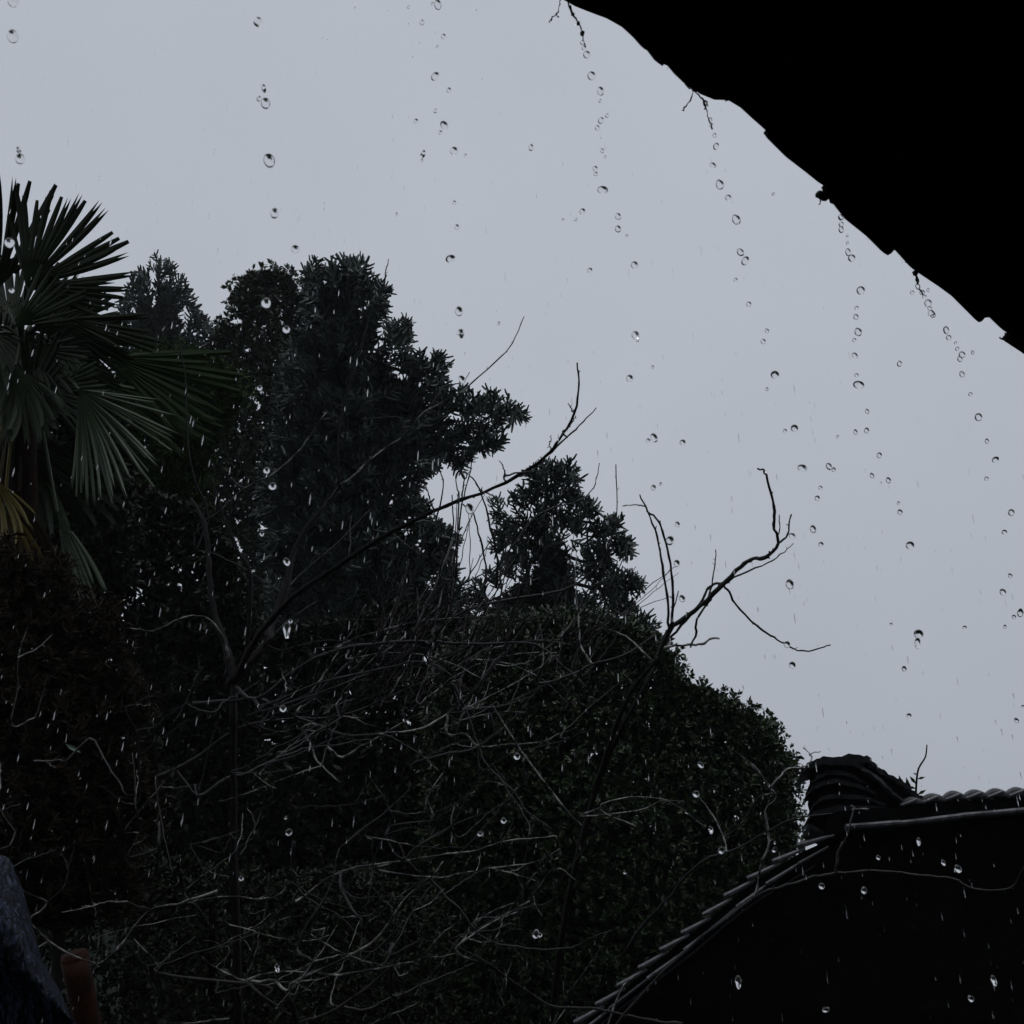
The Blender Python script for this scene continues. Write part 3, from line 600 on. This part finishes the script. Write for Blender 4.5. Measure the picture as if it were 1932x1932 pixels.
def plank(name, a, b_, r, m, dz, flat=.6, n=8, parent=wall, lab=None, tp_=1.0):
    """rounded tile or moulding between two picture points, its own object"""
    A, B = W(*a), W(*b_); A = A + np.array([0.08, 1, 0]) * dz; B = B + np.array([0.08, 1, 0]) * dz
    t = B - A; t /= np.linalg.norm(t); s = np.array([0.08, 1.0, 0]); s -= t * s.dot(t); s /= np.linalg.norm(s); u = np.cross(s, t); u *= np.sign(u[2]); V = []; Fc = []
    rr = r / F * WZ
    for ci, c in enumerate((A, B)):
        if ci: rr = rr * tp_
        for j in range(n): th = 2 * math.pi * j / n; V.append(c + s * math.cos(th) * rr * 1.6 + u * math.sin(th) * rr * flat)
    for j in range(n): Fc.append((j, (j + 1) % n, n + (j + 1) % n, n + j))
    Fc += [tuple(range(n))[::-1], tuple(range(n, 2 * n))]
    o = mesh(name, V, Fc, m, parent, False, origin=(A + B) / 2); return o
# leaning ridge tiles: curved plates overlapping like scales
x = 1690
while x < 2150:
    yb = np.interp(x, [1690, 1760, 1932, 2200], [1528, 1518, 1508, 1475]); L = 58 + random.uniform(-5, 5)
    pts = []; k = 8
    top = [(x + L * i / k, yb - 5 - 19 * math.sin(math.pi * (i / k) ** .75) - 9 * (i / k)) for i in range(k + 1)]
    botm = [(x + L * i / k, yb + 4 - 9 * math.sin(math.pi * (i / k) ** .75) - 7 * (i / k)) for i in range(k, -1, -1)]
    nn = np.array([0.08, 1.0, 0]); o_ = W(x + L / 2, yb)
    V = []; Fc = []; K = k + 1
    for j in range(7):           # across the ridge, bowed
        f = j / 6 * 2 - 1; dz = .05 + f * .13; sag = 11 * f * f
        V += [W(a, b_ + sag) + nn * dz for a, b_ in top] + [W(a, b_ + sag) + nn * dz for a, b_ in botm[::-1]]
    for j in range(6):
        A = j * 2 * K; B = (j + 1) * 2 * K
        for i in range(k): Fc += [(A + i, A + i + 1, B + i + 1, B + i), (A + K + i, B + K + i, B + K + i + 1, A + K + i + 1)]
        Fc += [(A, B, B + K, A + K), (A + k, A + K + k, B + K + k, B + k)]
    for A in (0, 6 * 2 * K):
        for i in range(k): Fc.append((A + i, A + K + i, A + K + i + 1, A + i + 1))
    mesh('ridge_tile', V, Fc, M['tile'], wall, True, origin=o_)
    plank('tile_lip', (x + 4, yb - 1), (x + 32, yb - 11), 2.2, M['tile_wet'], -.13, 1.0, 8, tp_=1.7)  # added sliver that paints the highlight beneath each ridge tile
    x += 40 + random.uniform(-3, 3)
for a, b_ in (((1590, 1569), (1690, 1562)), ((1688, 1563), (1800, 1550)), ((1798, 1549), (1940, 1537)), ((1938, 1537), (2150, 1508))):
    plank('cornice', a, b_, 6.5, M['tile_wet'], -.16, .8, 10, tp_=1.12)
# descending coping: two overlapping courses of edge tiles and a thin drip moulding
r1 = [(1563, 1582), (1508, 1606), (1462, 1634), (1415, 1666), (1372, 1700), (1332, 1734), (1292, 1766), (1252, 1798), (1212, 1832), (1172, 1866), (1132, 1900), (1092, 1934), (1040, 1976)]
for i in range(len(r1) - 1):
    a, b_ = r1[i], r1[i + 1]
    jx = random.uniform(-2, 2); plank('edge_tile', (a[0] + 8, a[1] - 1 + jx), (b_[0] - 6, b_[1] - 4 + jx), 3.4, M['tile_wet'], -.1 + .012 * (i % 2) + random.uniform(0, .02), .9, 8, tp_=(1.9 if i == 0 else 1.6))
r2 = [(1556, 1606), (1500, 1640), (1440, 1677), (1385, 1720), (1335, 1764), (1288, 1800), (1220, 1852), (1150, 1908), (1080, 1964)]
for i in range(len(r2) - 1):
    a, b_ = r2[i], r2[i + 1]
    plank('eave_tile', (a[0] + 2, a[1] - 1 + random.uniform(-2, 2)), (b_[0] + 3, b_[1] - 2), 3.2, M['tile_wet'] if i % 3 else M['tile'], -.17 + .012 * (i % 2), .8, 8, tp_=1.6)
    plank('drip_moulding', (a[0] - 20, a[1] + 30), (b_[0] - 20 - 6, b_[1] + 30 + 4), 2.2, M['tile'], -.05 + .004 * (i % 2), .9, 6)
bed = [(p[0] + 4, p[1] + 4) for p in r1] + [(p[0], p[1] - 4) for p in r2[::-1]]
ext('coping_bed', bed, -.06, .36, M['tile_under'])
# upturned ridge end: body plus stacked curved tile layers
ext('ridge_end', [(1536, 1450), (1590, 1440), (1640, 1455), (1690, 1485), (1742, 1512), (1742, 1530), (1600, 1556), (1562, 1576), (1534, 1556), (1540, 1532), (1532, 1500), (1536, 1476)], -.02, .3, M['tile_under'])
def layer(pts, th, d0, d1, m):
    p = smooth_path([(a, b_, 0) for a, b_ in pts], 4)[:, :2]; n_ = len(p); p = p + rng.normal(0, 1.3, p.shape); up_ = [(a, b_ - th / 2 * (.45 + .55 * math.sin(math.pi * i / (n_ - 1)))) for i, (a, b_) in enumerate(p)]; dn = [(a, b_ + th / 2 * (.45 + .55 * math.sin(math.pi * i / (n_ - 1)))) for i, (a, b_) in enumerate(p)]
    ext('layer_tile', up_ + dn[::-1], d0, d1, m, origin=W(*pts[len(pts) // 2]))
layer([(1572, 1436), (1602, 1430), (1636, 1436), (1655, 1448)], 13, -.02, .26, M['tile'])
layer([(1640, 1444), (1664, 1456), (1682, 1468)], 11, .0, .27, M['tile'])
layer([(1668, 1462), (1700, 1478), (1722, 1492)], 11, -.01, .26, M['tile'])
layer([(1708, 1488), (1730, 1500), (1752, 1512)], 10, .0, .27, M['tile'])
layer([(1514, 1458), (1530, 1444), (1560, 1440), (1600, 1443), (1634, 1458)], 15, -.07, .32, M['tile'])
layer([(1622, 1456), (1650, 1472), (1676, 1496), (1700, 1516)], 7, -.09, .3, M['tile_wet'])
layer([(1530, 1482), (1550, 1464), (1590, 1462), (1630, 1480)], 8, -.05, .3, M['tile'])
layer([(1521, 1502), (1545, 1484), (1590, 1480), (1650, 1500)], 9, -.07, .3, M['tile'])
layer([(1532, 1524), (1560, 1506), (1610, 1506), (1670, 1520)], 9, -.05, .3, M['tile'])
layer([(1522, 1550), (1545, 1536), (1600, 1530), (1690, 1530)], 11, -.08, .3, M['tile'])
layer([(1560, 1580), (1530, 1566), (1524, 1556)], 9, -.08, .3, M['tile'])
# far slope of the coping behind, so that the wall reads as a solid from the side
nn = np.array([0.08, 1.0, 0])
wd = empty('roof_weed', W(1730, 1508), 'small weed with a bent bare stem growing on the ridge of the tiled wall', 'plant')
def stalk(parent, px, r, z, name='stem', m='bark_dark'):
    p = smooth_path([P(a, b_, z) for a, b_ in px], 3); mb = MB(); mb.tube(p, np.linspace(r, r * .5, len(p)) / F * z, 5); return mb.build(name, M[m], parent)
stalk(wd, [(1728, 1512), (1729, 1480), (1733, 1450), (1746, 1428), (1749, 1405)], 2.4, WZ + .1)
for s_, e_ in (((1729, 1480), (1716, 1464)), ((1730, 1470), (1746, 1466)), ((1729, 1488), (1712, 1484)), ((1722, 1500), (1704, 1474)), ((1730, 1500), (1748, 1490)), ((1731, 1508), (1752, 1502)), ((1700, 1478), (1696, 1462)), ((1716, 1500), (1710, 1466)), ((1731, 1462), (1722, 1458))):
    A, B = P(*s_, WZ + .1), P(*e_, WZ + .1); mb = MB(); d = B - A; s = np.cross(d, fw); s /= np.linalg.norm(s); L = np.linalg.norm(d)
    mb.add([A, A + d * .5 + s * L * .16, B, A + d * .5 - s * L * .16, A + d * .5 + fw * .01], [(0, 1, 4), (1, 2, 4), (2, 3, 4), (3, 0, 4)]); mb.build('leaf', M['leaf'], wd, False)

# ------------------------------------------------------------------ the eave overhead
def ez(x): return 1.0 / (0.654 + (0.448 - 0.654) * (x - 1075) / (1900 - 1075))       # depth of the eave line by picture x
def E(px, py): return P(px, py, ez(px))
A0, B0 = E(1075, 10), E(1900, 640); edir = B0 - A0; edir /= np.linalg.norm(edir)
inw = np.cross(edir, [0, 0, 1]); inw /= np.linalg.norm(inw)
if inw.dot(CAM - A0) < 0: inw = -inw
rdir = inw * math.cos(math.radians(24)) + np.array([0, 0, 1]) * math.sin(math.radians(24))      # up the roof
rup = np.cross(edir, rdir); rup *= np.sign(rup[2])
house_loc = A0 + inw * 2.2; house_loc[2] = 0
house = empty('near_house', house_loc, 'black underside of the near house with its tiled eave filling the upper right corner', 'house')
tiles = [[(1012, -36), (1035, -22), (1060, -2), (1085, 12), (1110, 22), (1145, 35), (1175, 52), (1200, 75), (1215, 92), (1225, 98), (1240, 118), (1250, 125)],
         [(1250, 121), (1264, 127), (1280, 146), (1300, 165), (1325, 180), (1350, 190), (1378, 191)],
         [(1372, 188), (1400, 205), (1425, 228), (1452, 252)],
         [(1449, 258), (1456, 268), (1490, 302), (1520, 325), (1545, 345), (1562, 356)],
         [(1556, 360), (1575, 386), (1600, 418), (1640, 450), (1668, 478), (1675, 482), (1682, 478)],
         [(1684, 470), (1690, 473), (1700, 482), (1725, 510), (1740, 520)],
         [(1734, 516), (1770, 540), (1800, 562), (1830, 592), (1846, 608), (1852, 607)],
         [(1850, 602), (1870, 601), (1895, 625), (1905, 632), (1932, 655), (1950, 668)]]
def eave_tile(W0, off, lift):
    """W0: front edge points; plate running up the roof"""
    th = .012; L = .24; n_ = len(W0); V = []
    for d in (off, off + L):
        for h in (0, th): V += [p + rdir * d + rup * (h + lift) for p in W0]
    Fc = []
    for i in range(n_ - 1):
        Fc += [(i, i + 1, 2 * n_ + i + 1, 2 * n_ + i), (n_ + i, 3 * n_ + i, 3 * n_ + i + 1, n_ + i + 1), (i, n_ + i, n_ + i + 1, i + 1), (2 * n_ + i, 2 * n_ + i + 1, 3 * n_ + i + 1, 3 * n_ + i)]
    Fc += [(0, 2 * n_, 3 * n_, n_), (n_ - 1, 2 * n_ - 1, 4 * n_ - 1, 3 * n_ - 1)]
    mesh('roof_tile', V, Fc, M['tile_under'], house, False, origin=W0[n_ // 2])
seg = [[E(*p) for p in t] for t in tiles]
period = (E(1900, 640) - E(1310, 170)) / 3.0
allseg = seg + [[p + period * k for p in s] for k in (1, 2, 3, 4) for s in seg[-2:]] + [[p - period * k for p in s] for k in (1.5, 2.5, 3.5, 4.5, 5.5, 6.5) for s in seg[1:3]]
for k in range(3):
    for i, s in enumerate(allseg): eave_tile(s, k * .2 - .0, k * .016 + .004 * (i % 2))
for i in range(-9, 9):       # rafters
    c = A0 + edir * (i * .3) + rdir * .12 + rup * (-.075); hw = edir * .03; hh = rup * .05; V = []
    for d in (0, 2.9):
        for s1, s2 in ((-1, -1), (1, -1), (1, 1), (-1, 1)): V.append(c + rdir * d + hw * s1 + hh * s2)
    mesh('rafter', V, [(3, 2, 1, 0), (4, 5, 6, 7), (0, 1, 5, 4), (1, 2, 6, 5), (2, 3, 7, 6), (3, 0, 4, 7)], M['wood_dark'], house, False, origin=c)
def box(name, c, ax, ay, az, m, parent): 
    V = [c + ax * i + ay * j + az * k for k in (-1, 1) for i, j in ((-1, -1), (1, -1), (1, 1), (-1, 1))]
    return mesh(name, V, [(3, 2, 1, 0), (4, 5, 6, 7), (0, 1, 5, 4), (1, 2, 6, 5), (2, 3, 7, 6), (3, 0, 4, 7)], m, parent)
mid = A0 + edir * 0.6
# boarding under the tiles: raised front boards follow the mean eave line
for j in range(14):
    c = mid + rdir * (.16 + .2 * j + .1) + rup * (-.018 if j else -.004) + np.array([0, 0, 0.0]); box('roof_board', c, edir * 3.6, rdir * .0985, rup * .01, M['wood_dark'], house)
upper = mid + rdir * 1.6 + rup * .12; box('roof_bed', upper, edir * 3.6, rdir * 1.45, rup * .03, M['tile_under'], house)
wl = mid + inw * 2.75; wl[2] = 2.0; box('house_wall', wl, edir * np.array([1, 1, 0]) * 4.2, inw * .12, np.array([0, 0, 2.02]), M['plaster'], house)

# roots, straw and moss hanging at the drip points
GR = 'bits of root and moss hanging from the eave'
def tuft(label, strands, blob=None):
    a = strands[0][0]; z = ez(a[0]); t = empty('hanging_root', P(*a, z), label, 'root', GR)
    for s_ in strands:
        p = smooth_path([P(q[0], q[1], z) for q in s_], 3); k = len(p); p[1:] += rng.normal(0, .9 / F * z, (k - 1, 3)); mb = MB(); mb.tube(p, rng.uniform(.7, 1.8, k) / F * z, 5); mb.build('strand', M['root'], t)
    for bx_, by_, br in (blob or []):
        c = P(bx_, by_, z); V = []; Fc = []; n1, n2 = 7, 5
        for i in range(n2 + 1):
            for j in range(n1):
                th, ph = math.pi * i / n2, 2 * math.pi * j / n1; rr = br / F * z * random.uniform(.75, 1.15); V.append(c + rr * (math.sin(th) * math.cos(ph) * RT + math.sin(th) * math.sin(ph) * fw + math.cos(th) * UP))
        for i in range(n2):
            for j in range(n1): Fc.append((i * n1 + j, i * n1 + (j + 1) % n1, (i + 1) * n1 + (j + 1) % n1, (i + 1) * n1 + j))
        mesh('moss', V, Fc, M['bark_dark'], t, True)
tuft('forked wet root hanging from the eave tile nearest the top edge', [[(1058, -2), (1056, 14), (1051, 26), (1040, 36), (1036, 42)], [(1051, 26), (1054, 32)], [(1072, 4), (1080, 26), (1091, 42), (1097, 58), (1101, 72), (1105, 90)], [(1076, 10), (1086, 36), (1092, 46)]], [(1081, 27, 4), (1091, 44, 4)])
tuft('thin crooked root hanging at the second drip from the top', [[(1292, 158), (1304, 168), (1312, 172), (1322, 184), (1330, 198), (1334, 214), (1338, 230), (1344, 244)], [(1308, 170), (1302, 190), (1292, 203), (1288, 208)], [(1322, 184), (1330, 190), (1336, 200)], [(1368, 191), (1374, 190), (1380, 182)], [(1316, 176), (1328, 192), (1331, 206)]], [(1312, 170, 4)])
tuft('black moss lump with trailing roots under the middle of the eave', [[(1560, 348), (1552, 356), (1556, 366), (1550, 374), (1546, 386)], [(1566, 352), (1576, 372), (1586, 388)]], [(1548, 368, 9), (1560, 364, 9), (1572, 374, 10), (1556, 372, 8)])
tuft('frayed root with a dark moss knot at the fourth drip from the top', [[(1708, 494), (1722, 504), (1728, 514), (1730, 524), (1728, 540), (1738, 550), (1742, 556)], [(1726, 510), (1732, 530), (1734, 544)]], [(1727, 515, 6), (1730, 528, 4)])
tuft('short straggling roots at the right edge of the eave', [[(1886, 636), (1896, 640), (1904, 632), (1912, 640), (1922, 652), (1928, 664)], [(1896, 628), (1906, 644), (1918, 650)]])

# ------------------------------------------------------------------ falling drops
def drop_mesh(kind):
    n1, n2 = 16, 12; V = []; Fc = []
    for i in range(n2 + 1):
        th = math.pi * i / n2
        for j in range(n1):
            ph = 2 * math.pi * j / n1; r = math.sin(th); zc = math.cos(th); x_, y_, z_ = r * math.cos(ph), r * math.sin(ph), zc
            if kind == 1: z_ *= 1.25; f = 1 - .25 * max(0, zc); x_ *= f; y_ *= f
            if kind == 2: x_ *= 1.3; z_ = z_ * .85 + .18 * x_
            if kind == 3: z_ *= 1.15; x_ *= .85; x_ += .2 * z_
            if kind == 4: z_ *= 1.5; x_ *= .7 + .25 * math.sin(3 * zc); y_ *= .8
            V.append((x_, y_, z_))
    for i in range(n2):
        for j in range(n1): Fc.append((i * n1 + j, i * n1 + (j + 1) % n1, (i + 1) * n1 + (j + 1) % n1, (i + 1) * n1 + j))
    import bmesh
    me = bpy.data.meshes.new('water_drop'); me.from_pydata(V, [], Fc); bm = bmesh.new(); bm.from_mesh(me); bmesh.ops.remove_doubles(bm, verts=bm.verts, dist=1e-4); bmesh.ops.recalc_face_normals(bm, faces=bm.faces); bm.to_mesh(me); bm.free()
    me.polygons.foreach_set('use_smooth', [True] * len(me.polygons)); me.materials.append(M['water']); return me
DM = [drop_mesh(k) for k in range(5)]
streams = {
 0: [(25, 3, 10), (24, 68, 11), (35, 284, 6), (38, 300, 9), (22, 548, 5), (18, 458, 9)],
 1: [(487, 41, 9), (498, 167, 6), (489, 186, 5), (501, 195, 9), (508, 303, 11), (518, 402, 8), (557, 470, 8), (502, 572, 9), (540, 622, 7), (490, 732, 5), (503, 888, 6), (514, 918, 7), (541, 1060, 7), (494, 1007, 4), (541, 1190, 9), (548, 1172, 4), (534, 1337, 8), (545, 1570, 8), (539, 1543, 3), (523, 1826, 7), (455, 1657, 6)],
 2: [(826, 9, 7), (816, 7, 3), (771, 13, 3), (796, 42, 5), (837, 69, 5), (825, 88, 2.5), (821, 144, 7), (847, 170, 5), (821, 209, 4), (785, 229, 5), (838, 236, 7), (831, 250, 4), (798, 291, 6), (857, 285, 8), (878, 293, 3), (796, 303, 3), (857, 382, 4), (862, 428, 5), (850, 488, 8), (866, 587, 8), (869, 630, 9), (872, 716, 7), (886, 960, 8), (941, 610, 3), (748, 404, 3), (975, 1427, 8), (950, 1548, 7), (906, 1573, 6), (1011, 1762, 8), (1019, 1764, 5)],
 3: [(1107, 103, 7), (1099, 63, 5), (1098, 80, 4), (1101, 90, 4), (1116, 143, 8), (1133, 172, 8), (1132, 190, 3), (1145, 218, 4), (1134, 227, 6), (1127, 241, 5), (1136, 284, 4), (1141, 296, 3), (1123, 318, 5), (1124, 328, 4), (1137, 358, 8), (1099, 399, 6), (1087, 414, 3), (1062, 415, 3), (1166, 408, 6), (1166, 432, 6), (1182, 445, 3), (1197, 500, 7), (1113, 510, 5), (1200, 635, 9), (1188, 714, 7), (1002, 278, 5), (1231, 692, 3), (1234, 826, 8), (1223, 831, 4), (1288, 835, 6), (1233, 920, 5), (1246, 913, 3), (1278, 989, 5), (1264, 1020, 8), (1277, 1063, 6), (1287, 1129, 6), (1322, 1443, 7), (1313, 1498, 8), (1341, 1566, 7), (1361, 1604, 8), (1393, 1853, 10), (1179, 1646, 4)],
 4: [(1340, 226, 4), (1342, 236, 4), (1348, 255, 4), (1351, 276, 6), (1345, 312, 6), (1358, 348, 8), (1374, 373, 6), (1389, 414, 8), (1397, 476, 7), (1406, 492, 7), (1388, 528, 4), (1413, 574, 5), (1447, 624, 4), (1440, 644, 5), (1459, 366, 3), (1462, 707, 8), (1447, 734, 3), (1499, 808, 7), (1481, 813, 4), (1514, 883, 8), (1564, 880, 6), (1573, 886, 4), (1548, 920, 4), (1542, 940, 5), (1534, 998, 6), (1549, 1027, 5), (1495, 1011, 6), (1490, 1102, 8), (1485, 1216, 6), (1495, 1255, 8), (1461, 1603, 6), (1550, 1672, 7), (1462, 1590, 3), (1558, 1905, 7)],
 5: [(1586, 410, 5), (1587, 423, 5), (1587, 433, 5), (1599, 445, 2.5), (1599, 458, 3), (1600, 476, 6), (1607, 487, 7), (1624, 548, 8), (1616, 581, 4), (1615, 598, 5), (1619, 626, 7), (1612, 642, 4), (1613, 671, 6), (1616, 708, 4), (1620, 726, 8), (1636, 776, 4), (1635, 812, 5), (1614, 815, 4), (1580, 824, 3), (1659, 859, 5), (1645, 897, 4), (1676, 906, 5), (1662, 911, 2), (1695, 949, 3), (1698, 966, 5), (1717, 1029, 8), (1697, 686, 5), (1733, 1196, 9), (1731, 1214, 7), (1706, 1262, 6), (1715, 1350, 6), (1681, 1178, 3), (1733, 1588, 6), (1630, 1680, 7), (1657, 1618, 5), (1780, 1628, 6), (1807, 1639, 8)],
 6: [(1740, 552, 5), (1744, 560, 4), (1721, 552, 4), (1751, 547, 3), (1751, 572, 7), (1754, 582, 4), (1758, 593, 8), (1785, 623, 6), (1790, 637, 5), (1803, 647, 3), (1806, 658, 4), (1815, 669, 6), (1811, 677, 5), (1835, 665, 3), (1815, 706, 5), (1831, 744, 4), (1846, 787, 7), (1862, 832, 4), (1878, 867, 6), (1861, 903, 4), (1908, 967, 6), (1895, 1004, 5), (1906, 1086, 4), (1892, 1117, 6), (1820, 1184, 4), (1896, 1182, 3), (1913, 1164, 4), (1925, 1156, 6), (1918, 1359, 5), (1930, 1333, 4), (1875, 1850, 8), (1832, 1884, 7)]}
names = ['the leftmost drip line', 'the second drip line from the left', 'the third drip line from the left', 'the drip line under the topmost eave root', 'the drip line under the second eave root', 'the drip line under the moss lump', 'the rightmost drip line']
ORD = ['first', 'second', 'third', 'fourth', 'fifth', 'sixth', 'seventh', 'eighth', 'ninth', 'tenth', 'eleventh', 'twelfth', 'thirteenth', 'fourteenth', 'fifteenth', 'sixteenth', 'seventeenth', 'eighteenth', 'nineteenth']
TENS = {20: ('twentieth', 'twenty'), 30: ('thirtieth', 'thirty'), 40: ('fortieth', 'forty')}
def ordinal(n):
    if n < 20: return ORD[n - 1]
    t = n // 10 * 10; return TENS[t][0] if n == t else TENS[t][1] + '-' + ORD[n - t - 1]
for k, dl in streams.items():
    z = 1.0 * (1 + .176 * k)
    for idx, (px, py, r) in enumerate(sorted(dl, key=lambda d_: d_[1])):
        o = bpy.data.objects.new('water_drop', DM[random.choice([0, 0, 1, 2, 3, 4] if r > 5 else [0, 1])]); COL.objects.link(o)
        zz = z * (1 + (py - 300) * .00004) + random.uniform(-.01, .01)
        o.location = P(px, py, zz).tolist(); s = r * (.98 if py < 1250 else .78) / F * zz; o.scale = (s, s, s * random.uniform(.95, 1.2)); o.rotation_euler = (random.uniform(-.3, .3), random.uniform(-.4, .4), random.uniform(0, 6))
        tag(o, ('large' if r >= 8 else 'small' if r > 4 else 'tiny') + ' clear drop, ' + ordinal(idx + 1) + ' from the top of ' + names[k], 'water drop', 'drops falling from the eave')
# rain in the garden air: nobody could count it
n_ = 1700; px = rng.uniform(-60, 2000, n_); py = rng.uniform(-60, 2000, n_); pz = 1 / rng.uniform(1 / 9.0, 1 / 1.9, n_)
pos = PV(px, py, pz)
keep = ((pos - A0) @ inw) < -.12; pos = pos[keep]; n_ = len(pos)
bv = []; ks = [(-1, .05), (-.6, .75), (0, 1), (.6, .75), (1, .05)]
for h, r in ks:
    for j in range(6): bv.append((r * math.cos(j * 1.0472), r * math.sin(j * 1.0472), h))
bt = []
for i in range(4):
    for j in range(6): a, b_, c, d = i * 6 + j, i * 6 + (j + 1) % 6, (i + 1) * 6 + (j + 1) % 6, (i + 1) * 6 + j; bt += [(a, b_, c), (a, c, d)]
bv = np.array(bv); bt = np.array(bt)
rad = rng.uniform(.0004, .0011, n_); lng = rad * rng.uniform(5, 13, n_)
Vv = bv[None] * np.stack([rad, rad, lng], 1)[:, None, :]; Vv[:, :, 0] += Vv[:, :, 2] * .1; Vv = Vv + pos[:, None, :]
T = bt[None] + (np.arange(n_) * len(bv))[:, None, None]
ro = fast_mesh('falling_rain', Vv.reshape(-1, 3), T.reshape(-1, 3), M['water'], None, True); tag(ro, 'fine rain falling through the whole garden air', 'rain', kind='stuff')

# ------------------------------------------------------------------ post and tarpaulin at lower left
pz_ = 5.2
pt = empty('wooden_post', np.array([*P(165, 1932, pz_)[:2], 0]), 'reddish brown wooden post standing at bottom left corner', 'post')
top = P(141, 1808, pz_); bt0 = P(166, 1932, pz_); d = top - bt0; foot = bt0 - d / d[2] * bt0[2]; pt.location = foot.tolist()
pp = [foot, bt0, top, top + d / np.linalg.norm(d) * .012]; mb = MB(); mb.tube(smooth_path(pp, 4), np.array([.062] * 10 + [.058, .05, .04]) * rng.uniform(.93, 1.05, 13), 12); mb.build('shaft', M['post'], pt)
tz = 2.4
tp = empty('tarpaulin', np.array([*P(-60, 1932, tz)[:2], 0]), 'wet navy blue plastic tarpaulin with rain streaks at bottom left corner', 'tarpaulin')
upE = [(-160, 1560), (-60, 1600), (0, 1616), (15, 1622), (30, 1655), (42, 1688), (60, 1752), (77, 1814), (110, 1871), (136, 1932), (175, 2010), (220, 2100)]
loE = [(-200, 1690), (-110, 1735), (-40, 1768), (0, 1794), (16, 1806), (37, 1824), (55, 1844), (73, 1864), (96, 1886), (122, 1912), (160, 1960), (200, 2080)]
rows = 12; V = []; Fc = []; n_ = len(upE); uu = smooth_path([(a, b_, 0) for a, b_ in upE], 3); ll = smooth_path([(a, b_, 0) for a, b_ in loE], 3); n_ = len(uu)
for j in range(rows + 1):
    f = j / rows
    for i in range(n_):
        a = uu[i] * (1 - f) + ll[i] * f; zz = tz + .22 * (1 - f) ** 1.3 - .03 * math.sin(f * 3.1) + .006 * math.sin(i * 1.9 + j) + .004 * math.sin(i * .8 + 2 * j); V.append(P(a[0], a[1], zz))
for j in range(8):      # the sheet turns under and hangs back
    for i in range(n_):
        f = (j + 1) / 8; V.append(P(ll[i][0] - 12 * f, ll[i][1] + 12 * f, tz) + np.array([0, .25 * f ** .7, -.9 * f ** 1.4]) + fw * .01 * math.sin(i))
R_ = rows + 1 + 8
for j in range(R_ - 1):
    for i in range(n_ - 1): a = j * n_ + i; Fc.append((a, a + 1, a + n_ + 1, a + n_))
tpo = mesh('sheet', V, Fc, M['tarp'], tp, True)
so_ = tpo.modifiers.new('thick', 'SOLIDIFY'); so_.thickness = .004
cb = P(-60, 2050, tz + .5); box('frame', np.array([cb[0] - .3, cb[1] + .1, .5]), np.array([.35, 0, 0]), np.array([0, .3, 0]), np.array([0, 0, .5]), M['wood_dark'], tp)

# ------------------------------------------------------------------ damp air
hz = bpy.data.materials.new('damp_air'); hz.use_nodes = True; hn = hz.node_tree; hn.nodes.clear()
ho = hn.nodes.new('ShaderNodeOutputMaterial'); pv = hn.nodes.new('ShaderNodeVolumePrincipled'); pv.inputs['Density'].default_value = 0.00055; pv.inputs['Color'].default_value = (.86, .9, .97, 1); pv.inputs['Anisotropy'].default_value = 0.2
hn.links.new(pv.outputs[0], ho.inputs['Volume'])
X0, X1, Y0, Y1, Z0, Z1 = -950, 950, -950, 950, -1.0, 34.0
o = mesh('haze', [(X0, Y0, Z0), (X1, Y0, Z0), (X1, Y1, Z0), (X0, Y1, Z0), (X0, Y0, Z1), (X1, Y0, Z1), (X1, Y1, Z1), (X0, Y1, Z1)], [(3, 2, 1, 0), (4, 5, 6, 7), (0, 1, 5, 4), (1, 2, 6, 5), (2, 3, 7, 6), (3, 0, 4, 7)], hz)
tag(o, kind='stuff', label='thin damp rainy haze over the whole garden', cat='haze')
